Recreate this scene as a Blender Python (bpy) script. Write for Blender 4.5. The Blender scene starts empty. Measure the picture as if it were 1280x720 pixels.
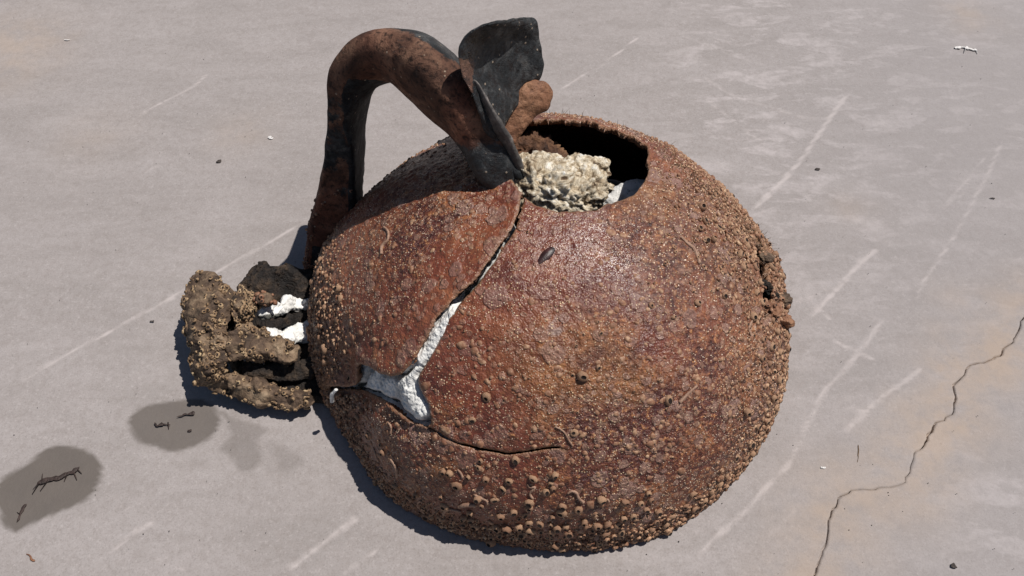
import bpy, math, random
import numpy as np
from mathutils import Vector, Matrix

random.seed(7)
rng = np.random.default_rng(11)
scene = bpy.context.scene
C = scene.collection

# ------------------------------------------------------------------ camera
PITCH = math.radians(52.0)
FPX = 1005.0                      # focal length in pixels of a 1280 wide frame
R = 0.18                          # radius of the ball shaped float, metres
ZC = -0.024                        # height of its centre
DC = 0.629
A_ = PITCH + math.atan(80 / FPX)
CAMH = ZC + DC * math.sin(A_) + 0.0
CAM = np.array([0.0, 0.0, CAMH])
FWD = np.array([0, math.cos(PITCH), -math.sin(PITCH)])
RGT = np.array([1.0, 0, 0])
UPV = np.array([0, math.sin(PITCH), math.cos(PITCH)])
TOW = -FWD


def ray(px, py):
    d = FWD + RGT * ((px - 640) / FPX) + UPV * ((360 - py) / FPX)
    return d


def on_height(px, py, z=0.0):
    d = ray(px, py)
    return CAM + d * ((z - CAM[2]) / d[2])


_r = ray(684, 437)
CEN = CAM + _r * (DC / np.linalg.norm(_r))
CEN[2] = ZC
DEPTHC = float(np.dot(CEN - CAM, FWD))


def near(px, py, toward=0.0):
    """place point seen at this spot, 'toward' metres nearer than the float's centre"""
    return CAM + ray(px, py) * (DEPTHC - toward)


def pix(P):
    P = np.atleast_2d(P) - CAM
    z = P @ FWD
    return 640 + FPX * (P @ RGT) / z, 360 - FPX * (P @ UPV) / z


def sph(px, py, rad=R):
    d = ray(px, py); d = d / np.linalg.norm(d)
    oc = CAM - CEN
    b = np.dot(oc, d); c = np.dot(oc, oc) - rad * rad
    disc = b * b - c
    t = -b - math.sqrt(max(disc, 0))
    p = oc + d * t
    return p / np.linalg.norm(p)


cam = bpy.data.cameras.new('camera')
cam.sensor_width = 36.0
cam.lens = FPX / 1280 * 36.0
cam.clip_start = 0.01
cam.clip_end = 200
co = bpy.data.objects.new('camera', cam)
co.location = CAM
co.rotation_euler = (math.pi / 2 - PITCH, 0, 0)
C.objects.link(co)
scene.camera = co

# ------------------------------------------------------------------ light
SUN = np.array([0.400, 0.095, 0.911]); SUN /= np.linalg.norm(SUN)
elev = math.asin(SUN[2])
azim = math.atan2(SUN[0], SUN[1])
w = bpy.data.worlds.new('World'); scene.world = w
w.use_nodes = True
wn = w.node_tree
bg = wn.nodes['Background']
sky = wn.nodes.new('ShaderNodeTexSky')
sky.sky_type = 'NISHITA'; sky.sun_disc = False
sky.sun_elevation = elev; sky.sun_rotation = azim
sky.air_density = 1.0; sky.dust_density = 0.6
wn.links.new(sky.outputs[0], bg.inputs[0])
bg.inputs[1].default_value = 0.05
sl = bpy.data.lights.new('sun', 'SUN')
sl.energy = 4.9; sl.angle = math.radians(0.5); sl.color = (1.0, 0.955, 0.90)
so = bpy.data.objects.new('sun', sl)
so.rotation_euler = Vector(tuple(SUN)).to_track_quat('Z', 'Y').to_euler()
so.location = (1, 1, 3)
C.objects.link(so)
scene.view_settings.view_transform = 'Standard'
scene.view_settings.look = 'None'
scene.view_settings.gamma = 1
scene.view_settings.use_curve_mapping = False
scene.view_settings.exposure = 0.0


# ------------------------------------------------------------------ noise
def _hash(i, j, k, seed):
    h = (i * 374761393 + j * 668265263 + k * 1440662683 + seed * 974711) & 0xFFFFFFFF
    h = ((h ^ (h >> 13)) * 1274126177) & 0xFFFFFFFF
    h = (h ^ (h >> 16)) & 0xFFFFFFFF
    return h / 4294967295.0


def vnoise(P, scale, seed=0):
    """smooth value noise in -1..1"""
    Q = np.asarray(P, dtype=np.float64) * scale
    I = np.floor(Q).astype(np.int64); f = Q - I
    f = f * f * f * (f * (f * 6 - 15) + 10)
    out = 0
    for a in (0, 1):
        for b in (0, 1):
            for c in (0, 1):
                wgt = (f[..., 0] if a else 1 - f[..., 0]) * (f[..., 1] if b else 1 - f[..., 1]) * (f[..., 2] if c else 1 - f[..., 2])
                out = out + wgt * _hash(I[..., 0] + a, I[..., 1] + b, I[..., 2] + c, seed)
    return out * 2 - 1


def fbm(P, scale, seed=0, octs=4, gain=0.5):
    a = 1; s = 0; n = 0
    for o in range(octs):
        s = s + a * vnoise(P, scale * 2 ** o, seed + o * 17); n += a; a *= gain
    return s / n


def smooth(a, b, x):
    t = np.clip((x - a) / (b - a), 0, 1)
    return t * t * (3 - 2 * t)


def poly_sdf(P, poly):
    """signed distance to a closed polygon (negative inside) and the closest point"""
    poly = np.asarray(poly, float)
    n = len(poly)
    best = np.full(len(P), 1e9); cp = np.zeros_like(P); inside = np.zeros(len(P), bool)
    for i in range(n):
        a = poly[i]; b = poly[(i + 1) % n]; e = b - a
        t = np.clip(((P - a) @ e) / max(e @ e, 1e-12), 0, 1)
        q = a + t[:, None] * e
        d = np.linalg.norm(P - q, axis=1)
        m = d < best
        best[m] = d[m]; cp[m] = q[m]
        cond = (a[1] > P[:, 1]) != (b[1] > P[:, 1])
        with np.errstate(divide='ignore', invalid='ignore'):
            xx = (b[0] - a[0]) * (P[:, 1] - a[1]) / (b[1] - a[1] + 1e-15) + a[0]
        inside ^= cond & (P[:, 0] < xx)
    return np.where(inside, -best, best), cp


def line_dist(P, line):
    best = np.full(len(P), 1e9); tt = np.zeros(len(P))
    line = np.asarray(line, float)
    L = 0
    segs = np.linalg.norm(np.diff(line, axis=0), axis=1); tot = segs.sum()
    for i in range(len(line) - 1):
        a = line[i]; b = line[i + 1]; e = b - a
        t = np.clip(((P - a) @ e) / max(e @ e, 1e-12), 0, 1)
        d = np.linalg.norm(P - (a + t[:, None] * e), axis=1)
        m = d < best
        best[m] = d[m]; tt[m] = (L + t[m] * segs[i]) / tot
        L += segs[i]
    return best, tt


# ------------------------------------------------------------------ node helpers
class NT:
    def __init__(self, name):
        self.m = bpy.data.materials.new(name); self.m.use_nodes = True
        self.t = self.m.node_tree
        self.b = self.t.nodes['Principled BSDF']

    def n(self, typ, **kw):
        nd = self.t.nodes.new(typ)
        for k, v in kw.items():
            if k.startswith('i_'):
                nd.inputs[k[2:].replace('_', ' ')].default_value = v
            else:
                setattr(nd, k, v)
        return nd

    def l(self, a, b):
        self.t.links.new(a, b)

    def co(self, kind='Object'):
        if not hasattr(self, '_tc'): self._tc = self.n('ShaderNodeTexCoord')
        return self._tc.outputs[kind]

    def noise(self, scale, detail=4, rough=0.55, dist=0.0, vec=None):
        nd = self.n('ShaderNodeTexNoise')
        nd.inputs['Scale'].default_value = scale; nd.inputs['Detail'].default_value = detail
        nd.inputs['Roughness'].default_value = rough; nd.inputs['Distortion'].default_value = dist
        self.l(vec or self.co(), nd.inputs['Vector'])
        return nd.outputs['Fac']

    def vor(self, scale, rand=1.0, feature='F1', vec=None):
        nd = self.n('ShaderNodeTexVoronoi'); nd.feature = feature
        nd.inputs['Scale'].default_value = scale; nd.inputs['Randomness'].default_value = rand
        self.l(vec or self.co(), nd.inputs['Vector'])
        return nd

    def ramp(self, fac, stops, interp='LINEAR'):
        r = self.n('ShaderNodeValToRGB'); r.color_ramp.interpolation = interp
        el = r.color_ramp.elements
        while len(el) < len(stops): el.new(0.5)
        for e, (p, c) in zip(el, stops):
            e.position = p
            e.color = (c, c, c, 1) if not hasattr(c, '__len__') else tuple(c) + (1,)
        self.l(fac, r.inputs[0])
        return r.outputs[0]

    def math(self, op, a, b=None, clamp=False):
        m = self.n('ShaderNodeMath'); m.operation = op; m.use_clamp = clamp
        for k, v in enumerate((a, b)):
            if v is None: continue
            if isinstance(v, (int, float)): m.inputs[k].default_value = v
            else: self.l(v, m.inputs[k])
        return m.outputs[0]

    def mix(self, fac, a, b, mode='MIX'):
        m = self.n('ShaderNodeMix'); m.data_type = 'RGBA'; m.blend_type = mode
        for k, v in ((0, fac), (6, a), (7, b)):
            if isinstance(v, (int, float)): m.inputs[k].default_value = v
            elif isinstance(v, tuple): m.inputs[k].default_value = v + (1,)
            else: self.l(v, m.inputs[k])
        return m.outputs[2]

    def attr(self, name):
        a = self.n('ShaderNodeAttribute'); a.attribute_name = name
        return a

    def bump(self, h, strength=0.5, dist=0.001, prev=None):
        b = self.n('ShaderNodeBump')
        b.inputs['Strength'].default_value = strength; b.inputs['Distance'].default_value = dist
        self.l(h, b.inputs['Height'])
        if prev is not None: self.l(prev, b.inputs['Normal'])
        return b.outputs[0]

    def done(self, col=None, rough=0.8, normal=None, spec=None):
        if col is not None:
            if isinstance(col, tuple): self.b.inputs['Base Color'].default_value = col + (1,)
            else: self.l(col, self.b.inputs['Base Color'])
        if isinstance(rough, (int, float)): self.b.inputs['Roughness'].default_value = rough
        else: self.l(rough, self.b.inputs['Roughness'])
        if spec is not None:
            if isinstance(spec, (int, float)): self.b.inputs['Specular IOR Level'].default_value = spec
            else: self.l(spec, self.b.inputs['Specular IOR Level'])
        if normal is not None: self.l(normal, self.b.inputs['Normal'])
        return self.m


# ------------------------------------------------------------------ materials
def mat_concrete():
    t = NT('concrete')
    v = t.co()
    mp = t.n('ShaderNodeMapping'); t.l(v, mp.inputs[0])
    mp.inputs['Rotation'].default_value = (0, 0, math.radians(-12)); mp.inputs['Scale'].default_value = (1, 3.2, 1)
    n1 = t.noise(3.0, 6, 0.6)
    n2 = t.noise(9.0, 6, 0.62, 0.6, mp.outputs[0])
    n3 = t.noise(160, 5, 0.7)
    c = t.ramp(n1, [(0.3, (0.268, 0.243, 0.233)), (0.7, (0.324, 0.296, 0.286))])
    c2 = t.ramp(n2, [(0.30, (0.245, 0.219, 0.209)), (0.5, (0.300, 0.269, 0.260)), (0.72, (0.355, 0.322, 0.316))])
    c = t.mix(0.55, c, c2)
    c = t.mix(t.ramp(n3, [(0.35, 0.30), (0.55, 0.0)]), c, (0.20, 0.17, 0.155))
    # grain and small air holes
    n4 = t.noise(900, 3, 0.6)
    c = t.mix(t.ramp(n4, [(0.32, 0.40), (0.50, 0.0)]), c, (0.17, 0.148, 0.138))
    c = t.mix(t.ramp(t.noise(420, 4, 0.7), [(0.55, 0.0), (0.70, 0.35)]), c, (0.46, 0.42, 0.41))
    c = t.mix(t.ramp(t.noise(34, 6, 0.7, 0.3), [(0.30, 0.35), (0.46, 0.0)]), c, (0.215, 0.190, 0.180))
    vd = t.vor(75)
    hole = t.math('MULTIPLY', t.ramp(vd.outputs['Distance'], [(0.03, 1.0), (0.07, 0.0)]),
                  t.ramp(t.noise(6, 3), [(0.52, 0.0), (0.62, 0.7)]))
    c = t.mix(hole, c, (0.13, 0.11, 0.10))
    a = t.attr('paint')
    sep = t.n('ShaderNodeSeparateColor'); t.l(a.outputs['Color'], sep.inputs[0])
    brk = t.ramp(t.noise(90, 5, 0.7), [(0.36, 0.45), (0.58, 1.0)])
    pr_ = t.math('ADD', sep.outputs[0], t.math('MULTIPLY', t.math('SUBTRACT', t.noise(260, 5, 0.75), 0.5), 0.45))
    pale = t.math('MULTIPLY', t.ramp(pr_, [(0.14, 0.0), (0.42, 1.0)]), t.math('ADD', t.math('MULTIPLY', sep.outputs[0], 0.75), 0.15))
    # laitance blotches
    mp2 = t.n('ShaderNodeMapping'); t.l(v, mp2.inputs[0])
    mp2.inputs['Rotation'].default_value = (0, 0, math.radians(14)); mp2.inputs['Scale'].default_value = (1, 2.6, 1)
    bl = t.ramp(t.noise(20, 9, 0.68, 0.35, mp2.outputs[0]), [(0.505, 0.0), (0.57, 0.6), (0.70, 1.0)])
    bl = t.math('MULTIPLY', bl, t.ramp(t.noise(130, 5, 0.7), [(0.35, 0.25), (0.6, 1.0)]))
    a2 = t.attr('paint_b')
    sep2 = t.n('ShaderNodeSeparateColor'); t.l(a2.outputs['Color'], sep2.inputs[0])
    bl = t.math('MULTIPLY', bl, sep2.outputs[0])
    c = t.mix(t.math('MULTIPLY', bl, 0.80), c, (0.47, 0.425, 0.42))
    c = t.mix(t.math('MULTIPLY', pale, 0.95), c, (0.53, 0.475, 0.46))
    # cool cast on the right, rusty tan by the crack
    c = t.mix(t.math('MULTIPLY', sep2.outputs[1], 0.5), c, (0.265, 0.245, 0.246))
    c = t.mix(t.math('MULTIPLY', t.math('MULTIPLY', sep.outputs[2], t.ramp(t.noise(40, 5, 0.65), [(0.35, 0.2), (0.6, 1)])), 0.75), c, (0.375, 0.280, 0.205))
    wet = sep.outputs[1]
    c = t.mix(t.math('MULTIPLY', wet, 0.92), c, t.mix(t.noise(60, 5), (0.122, 0.103, 0.088), (0.090, 0.077, 0.069)))
    r = t.math('SUBTRACT', 0.86, t.math('MULTIPLY', wet, 0.22))
    h1 = t.bump(t.noise(1100, 3, 0.6), 0.25, 0.0004)
    h2 = t.bump(n3, 0.30, 0.0012, h1)
    h3 = t.bump(n2, 0.22, 0.0025, h2)
    return t.done(c, r, h3, 0.25)


def mat_shell():
    t = NT('rusty_encrusted_skin')
    a = t.attr('zone')
    sep = t.n('ShaderNodeSeparateColor'); t.l(a.outputs['Color'], sep.inputs[0])
    crust, edge, tan = sep.outputs[0], sep.outputs[1], sep.outputs[2]
    n1 = t.noise(14, 6, 0.62, 0.4)
    n2 = t.noise(60, 6, 0.65, 0.5)
    n3 = t.noise(330, 4, 0.7)
    c = t.ramp(n1, [(0.30, (0.055, 0.016, 0.014)), (0.43, (0.110, 0.030, 0.019)), (0.54, (0.220, 0.070, 0.032)), (0.68, (0.35, 0.140, 0.056))])
    c2 = t.ramp(n2, [(0.32, (0.040, 0.012, 0.010)), (0.46, (0.120, 0.034, 0.020)), (0.56, (0.27, 0.094, 0.042)), (0.70, (0.44, 0.22, 0.10))])
    gz = t.ramp(t.noise(8.5, 5, 0.62, 0.5), [(0.44, 0.0), (0.54, 1.0)])
    csm = t.ramp(t.noise(26, 6, 0.6, 0.6), [(0.30, (0.085, 0.022, 0.017)), (0.5, (0.165, 0.046, 0.026)), (0.7, (0.27, 0.095, 0.045))])
    c = t.mix(0.6, c, c2)
    c = t.mix(gz, csm, c)
    # purple wet-looking patches
    c = t.mix(t.ramp(t.noise(9, 5, 0.6, 0.3), [(0.52, 0.0), (0.62, 0.7)]), c, (0.085, 0.024, 0.024))
    gz2 = t.math('ADD', t.math('MULTIPLY', gz, 0.75), 0.25)
    c = t.mix(t.math('MULTIPLY', gz2, t.ramp(n3, [(0.36, 0.85), (0.52, 0.0)])), c, (0.030, 0.010, 0.008))
    c = t.mix(t.math('MULTIPLY', gz2, t.ramp(n3, [(0.56, 0.0), (0.66, 0.8)])), c, (0.50, 0.23, 0.09))
    # zones
    c = t.mix(t.math('MULTIPLY', tan, 0.5), c, t.mix(t.ramp(n2, [(0.38, 0.0), (0.62, 1.0)]), (0.13, 0.045, 0.018), (0.36, 0.16, 0.055)))
    c = t.mix(t.math('MULTIPLY', crust, 0.62), c, t.ramp(n3, [(0.34, (0.085, 0.052, 0.032)), (0.6, (0.30, 0.175, 0.10))]))
    # flat round scars of old growth, three sizes
    heights = []
    wv = t.n('ShaderNodeVectorMath'); wv.operation = 'ADD'
    t.l(t.co(), wv.inputs[0])
    nv = t.n('ShaderNodeTexNoise'); nv.inputs['Scale'].default_value = 160; t.l(t.co(), nv.inputs['Vector'])
    sc = t.n('ShaderNodeVectorMath'); sc.operation = 'SCALE'; t.l(nv.outputs['Color'], sc.inputs[0]); sc.inputs['Scale'].default_value = 0.0042
    t.l(sc.outputs[0], wv.inputs[1])
    for s, thr, colr, dens in ((62, 0.36, (0.42, 0.27, 0.225), 0.48), (115, 0.36, (0.46, 0.29, 0.225), 0.46), (230, 0.38, (0.54, 0.33, 0.22), 0.42)):
        vd = t.vor(s, 1.0, 'F1', wv.outputs[0])
        sp = t.n('ShaderNodeSeparateColor'); t.l(vd.outputs['Color'], sp.inputs[0])
        rad = t.math('MULTIPLY', t.math('ADD', sp.outputs[0], 0.5), thr)
        dd = t.math('SUBTRACT', rad, vd.outputs['Distance'])
        k = t.math('MULTIPLY', t.math('MULTIPLY', dd, 16, True), t.math('GREATER_THAN', sp.outputs[1], dens))
        k = t.math('MULTIPLY', k, t.ramp(t.noise(7, 3), [(0.34, 0.35), (0.6, 1.0)]))
        ring = t.ramp(dd, [(0.0, 0.0), (0.03, 1.0), (0.10, 0.55), (0.3, 0.65)])
        cc = t.mix(t.math('MULTIPLY', ring, 0.8), (0.12, 0.055, 0.040), colr)
        cc = t.mix(t.ramp(n3, [(0.35, 0.6), (0.6, 0.0)]), cc, (0.13, 0.055, 0.040))
        c = t.mix(t.math('MULTIPLY', k, 0.80), c, cc)
        heights.append(k)
    # pale lichen grey spots
    lg = t.ramp(t.noise(30, 6, 0.6, 0.5), [(0.67, 0.0), (0.72, 0.5)])
    c = t.mix(lg, c, (0.27, 0.22, 0.20))
    # pale specks painting the sun's sparkle on the wet skin
    vg = t.vor(620)
    sg = t.n('ShaderNodeSeparateColor'); t.l(vg.outputs['Color'], sg.inputs[0])
    grain = t.math('MULTIPLY', t.ramp(vg.outputs['Distance'], [(0.20, 1.0), (0.34, 0.0)]), t.math('GREATER_THAN', sg.outputs[0], 0.68))
    gmask = t.ramp(t.noise(16, 4, 0.6), [(0.42, 0.05), (0.58, 1.0)])
    grain = t.math('MULTIPLY', grain, gmask)
    c = t.mix(t.math('MULTIPLY', grain, 0.8), c, (0.85, 0.62, 0.38))
    # broken edge shows pale brown laminate
    c = t.mix(t.math('MULTIPLY', edge, 0.6), c, (0.26, 0.15, 0.085))
    rough = t.math('SUBTRACT', 0.47, t.math('MULTIPLY', t.ramp(t.noise(11, 3), [(0.40, 0.0), (0.58, 0.20)]), 1.0))
    gm = gz2
    wa = t.attr('wet')
    wetm = t.math('MULTIPLY', wa.outputs['Fac'], t.ramp(t.noise(26, 5, 0.65), [(0.36, 0.2), (0.55, 1.0)]))
    rough = t.math('SUBTRACT', rough, t.math('MULTIPLY', wetm, 0.16))
    b1 = t.bump(t.math('MULTIPLY', n3, gm), 1.0, 0.0022)
    b2 = t.bump(t.vor(800).outputs['Distance'], 0.40, 0.0009, b1)
    b3 = t.bump(heights[0], 0.7, 0.0011, b2)
    b4 = t.bump(heights[1], 0.8, 0.0012, b3)
    b5 = t.bump(heights[2], 0.6, 0.0009, b4)
    b6 = t.bump(grain, 0.7, 0.0009, b5)
    b7 = t.bump(n2, 0.5, 0.003, b6)
    c = t.mix(t.math('MULTIPLY', wetm, 0.35), c, (0.07, 0.022, 0.020))
    return t.done(c, rough, b7, t.math('ADD', 0.45, t.math('MULTIPLY', wetm, 0.55)))


def mat_barnacle(name, dark=False):
    t = NT(name)
    a = t.attr('tint')
    n = t.noise(420, 4, 0.6)
    oi = t.n('ShaderNodeObjectInfo')
    c = t.ramp(n, [(0.34, (0.15, 0.075, 0.042)), (0.5, (0.34, 0.195, 0.115)), (0.64, (0.56, 0.38, 0.24))])
    c = t.mix(t.math('MULTIPLY', a.outputs['Fac'], 0.7), c, (0.17, 0.060, 0.032))
    c = t.mix(t.ramp(oi.outputs['Random'], [(0.35, 0.0), (1.0, 0.55)]), c, (0.165, 0.07, 0.042))
    h = t.bump(t.noise(700, 3), 0.6, 0.0006)
    return t.done(c, 0.6, h, 0.35)


def mat_simple(name, stops, scale, rough=0.7, bump=0.5, dist=0.001, scale2=None, spec=0.4, detail=6):
    t = NT(name)
    n = t.noise(scale, detail, 0.62, 0.4)
    c = t.ramp(n, stops)
    n2 = t.noise(scale2 or scale * 5, 5, 0.65)
    c = t.mix(t.ramp(n2, [(0.33, 0.5), (0.5, 0.0)]), c, tuple(0.35 * k for k in stops[0][1]))
    h = t.bump(n2, bump, dist)
    h = t.bump(n, bump, dist * 2.5, h)
    return t.done(c, rough, h, spec)


def mat_foam():
    t = NT('white_foam')
    n = t.noise(90, 6, 0.65); n2 = t.noise(520, 4, 0.7)
    c = t.ramp(n, [(0.3, (0.50, 0.49, 0.47)), (0.48, (0.74, 0.73, 0.70)), (0.7, (0.86, 0.85, 0.83))])
    c = t.mix(t.ramp(n2, [(0.27, 0.9), (0.36, 0.0)]), c, (0.10, 0.10, 0.09))
    a = t.attr('foam_dark')  # foam darkening; carries painted shade of the crack and opening
    dn = t.math('ADD', t.math('MULTIPLY', a.outputs['Fac'], 0.9), t.math('SUBTRACT', t.noise(240, 5, 0.7), 0.5))
    c = t.mix(t.ramp(dn, [(0.46, 0.0), (0.54, 0.92)]), c, t.mix(n2, (0.05, 0.055, 0.05), (0.16, 0.15, 0.12)))
    h = t.bump(n2, 0.8, 0.0012); h = t.bump(n, 0.7, 0.003, h)
    return t.done(c, 0.8, h, 0.25)


def mat_rubble():
    t = NT('yellowed_foam')
    n = t.noise(120, 7, 0.72, 0.8); n2 = t.noise(430, 5, 0.7)
    c = t.ramp(n, [(0.36, (0.12, 0.075, 0.045)), (0.44, (0.46, 0.36, 0.24)), (0.53, (0.76, 0.66, 0.50)), (0.66, (0.90, 0.87, 0.80))])
    c = t.mix(t.ramp(n2, [(0.30, 0.8), (0.44, 0.0)]), c, (0.22, 0.17, 0.11))
    h = t.bump(n2, 0.9, 0.0015); h = t.bump(n, 0.8, 0.004, h)
    return t.done(c, 0.8, h, 0.25)


def mat_handle():
    """rust brown over black rubber; attribute 'zone' R = bare black and painted shade on the leg, G = shiny, B = reddish smooth brown"""
    t = NT('weathered_handle_skin')
    a = t.attr('zone')
    sep = t.n('ShaderNodeSeparateColor'); t.l(a.outputs['Color'], sep.inputs[0])
    n = t.noise(45, 6, 0.62, 0.5); n2 = t.noise(260, 5, 0.7); n0 = t.noise(14, 4, 0.6)
    br = t.ramp(n, [(0.3, (0.034, 0.019, 0.015)), (0.48, (0.105, 0.054, 0.037)), (0.66, (0.21, 0.118, 0.078))])
    red = t.ramp(n, [(0.3, (0.060, 0.022, 0.016)), (0.5, (0.135, 0.055, 0.036)), (0.7, (0.235, 0.112, 0.072))])
    bk = t.ramp(t.noise(75, 7, 0.7, 0.6), [(0.32, (0.008, 0.009, 0.010)), (0.5, (0.024, 0.026, 0.028)), (0.62, (0.060, 0.060, 0.060)), (0.78, (0.12, 0.11, 0.10))])
    c = t.mix(sep.outputs[2], br, red)
    blk = t.math('ADD', sep.outputs[0], t.math('ADD', t.math('MULTIPLY', t.math('SUBTRACT', n0, 0.5), 0.9), t.math('MULTIPLY', t.math('SUBTRACT', t.noise(110, 6, 0.72), 0.5), 1.3)))
    c = t.mix(t.ramp(blk, [(0.44, 0.0), (0.56, 1.0)]), c, bk)
    c = t.mix(t.ramp(n2, [(0.36, 0.85), (0.50, 0.0)]), c, (0.016, 0.011, 0.010))
    vg = t.vor(260)
    sg = t.n('ShaderNodeSeparateColor'); t.l(vg.outputs['Color'], sg.inputs[0])
    g = t.math('MULTIPLY', t.ramp(vg.outputs['Distance'], [(0.12, 1.0), (0.24, 0.0)]), t.math('GREATER_THAN', sg.outputs[0], 0.80))
    c = t.mix(t.math('MULTIPLY', g, 0.6), c, (0.42, 0.33, 0.25))
    rough = t.math('SUBTRACT', 0.74, t.math('MULTIPLY', sep.outputs[1], 0.50))
    h = t.bump(n2, 0.9, 0.0013); h = t.bump(n, 0.7, 0.0032, h); h = t.bump(t.ramp(t.vor(170).outputs['Distance'], [(0.1, 0.0), (0.3, 1.0)]), 0.35, 0.0009, h)
    h = t.bump(g, 0.6, 0.0008, h)
    return t.done(c, rough, h, t.math('ADD', t.math('MULTIPLY', sep.outputs[1], 0.35), 0.12))


M = {
    'concrete': mat_concrete(), 'shell': mat_shell(), 'barnacle': mat_barnacle('barnacle_plates'),
    'pit': mat_simple('barnacle_opening', [(0.3, (0.012, 0.007, 0.006)), (0.7, (0.03, 0.017, 0.012))], 200, 0.9),
    'foam': mat_foam(), 'rubble': mat_rubble(), 'handle': mat_handle(),
    'inner': mat_simple('dark_inner_skin', [(0.3, (0.022, 0.012, 0.009)), (0.6, (0.07, 0.032, 0.018)), (0.8, (0.16, 0.085, 0.05))], 30, 0.75),
    'crust': mat_simple('tan_crust', [(0.32, (0.030, 0.019, 0.013)), (0.46, (0.095, 0.060, 0.039)), (0.58, (0.20, 0.135, 0.085)), (0.75, (0.36, 0.265, 0.175))], 70, 0.75, 0.8, 0.0016, 420),
    'lining': mat_simple('rusty_lining', [(0.3, (0.035, 0.016, 0.010)), (0.5, (0.11, 0.050, 0.025)), (0.75, (0.24, 0.13, 0.065))], 60, 0.8, 0.9, 0.002, 300),
    'worn': mat_simple('scuffed_grey_rubber', [(0.3, (0.022, 0.020, 0.020)), (0.5, (0.075, 0.068, 0.064)), (0.68, (0.20, 0.175, 0.16))], 70, 0.5, 0.6, 0.001, 300),
    'crust_knob': mat_simple('tan_barnacle', [(0.32, (0.10, 0.058, 0.032)), (0.5, (0.28, 0.18, 0.10)), (0.68, (0.50, 0.37, 0.22))], 160, 0.7, 0.6, 0.0008, 600),
    'darkcrust': mat_simple('black_crust', [(0.32, (0.006, 0.005, 0.005)), (0.5, (0.024, 0.017, 0.013)), (0.68, (0.085, 0.055, 0.034))], 90, 0.7, 1.0, 0.003, 420),
    'leaf': mat_simple('brown_torn_skin', [(0.3, (0.10, 0.04, 0.022)), (0.5, (0.22, 0.10, 0.052)), (0.75, (0.34, 0.18, 0.10))], 80, 0.65, 0.8, 0.0012, 420),
    'worm': mat_simple('worm_tube_lime', [(0.3, (0.22, 0.12, 0.08)), (0.7, (0.42, 0.27, 0.19))], 200, 0.7),
    'mussel': mat_simple('mussel_shell', [(0.35, (0.006, 0.003, 0.003)), (0.65, (0.060, 0.020, 0.018))], 160, 0.42, 0.3, 0.0005, spec=0.5),
    'hair': mat_simple('dry_algae', [(0.3, (0.06, 0.035, 0.02)), (0.7, (0.17, 0.11, 0.06))], 90, 0.8),
    'weed': mat_simple('dark_seaweed', [(0.3, (0.018, 0.012, 0.010)), (0.7, (0.07, 0.042, 0.035))], 150, 0.6),
    'chip': mat_simple('white_chip', [(0.3, (0.55, 0.52, 0.50)), (0.7, (0.80, 0.78, 0.76))], 150, 0.8),
    'grit': mat_simple('dark_grit', [(0.3, (0.03, 0.025, 0.022)), (0.7, (0.09, 0.07, 0.06))], 150, 0.8),
    'glint': mat_simple('pale_glint_grain', [(0.3, (0.52, 0.36, 0.25)), (0.7, (0.82, 0.68, 0.54))], 300, 0.18, 0.3, 0.0005),  # pale glossy grains imitating sun glints
}


# ------------------------------------------------------------------ mesh helpers
def mesh_obj(name, verts, faces, mats, parent=None, smooth_=True, matidx=None):
    me = bpy.data.meshes.new(name)
    verts = np.asarray(verts, dtype=np.float32)
    faces = np.asarray(faces, dtype=np.int32) if not isinstance(faces, list) else faces
    if isinstance(faces, np.ndarray):
        nf, k = faces.shape
        me.vertices.add(len(verts)); me.vertices.foreach_set('co', verts.ravel())
        me.loops.add(nf * k); me.loops.foreach_set('vertex_index', faces.ravel())
        me.polygons.add(nf); me.polygons.foreach_set('loop_start', np.arange(0, nf * k, k, dtype=np.int32))
        me.update(calc_edges=True)
    else:
        me.from_pydata([tuple(map(float, v)) for v in verts], [], [list(map(int, f)) for f in faces])
        me.update()
    for m in (mats if isinstance(mats, (list, tuple)) else [mats]): me.materials.append(m)
    if matidx is not None: me.polygons.foreach_set('material_index', np.asarray(matidx, dtype=np.int32))
    if smooth_: me.polygons.foreach_set('use_smooth', np.ones(len(me.polygons), dtype=bool))
    o = bpy.data.objects.new(name, me); C.objects.link(o)
    if parent is not None: o.parent = parent
    return o


def set_col(o, name, arr):
    a = o.data.color_attributes.new(name, 'FLOAT_COLOR', 'POINT')
    n = len(o.data.vertices)
    full = np.ones((n, 4), dtype=np.float32)
    arr = np.asarray(arr, dtype=np.float32)
    if arr.ndim == 1: full[:, 0] = full[:, 1] = full[:, 2] = arr
    else: full[:, :arr.shape[1]] = arr
    a.data.foreach_set('color', full.ravel())


def tag(o, label=None, cat=None, group=None, kind=None):
    if label: o['label'] = label
    if cat: o['category'] = cat
    if group: o['group'] = group
    if kind: o['kind'] = kind
    return o


def catmull(P, n):
    """resample rows of P to n samples"""
    P = np.asarray(P, float); m = len(P)
    t = np.linspace(0, m - 1, n); i = np.clip(t.astype(int), 0, m - 2); f = (t - i)[:, None]
    p0 = P[np.clip(i - 1, 0, m - 1)]; p1 = P[i]; p2 = P[i + 1]; p3 = P[np.clip(i + 2, 0, m - 1)]
    return 0.5 * ((2 * p1) + (-p0 + p2) * f + (2 * p0 - 5 * p1 + 4 * p2 - p3) * f ** 2 + (-p0 + 3 * p1 - 3 * p2 + p3) * f ** 3)


def grid_faces(nu, nv, wrap=True):
    i = np.arange(nu - 1)[:, None]; j = np.arange(nv if wrap else nv - 1)[None, :]
    j2 = (j + 1) % nv
    a = i * nv + j; b = i * nv + j2; c = (i + 1) * nv + j2; d = (i + 1) * nv + j
    return np.stack([a, b, c, d], -1).reshape(-1, 4)


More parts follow.
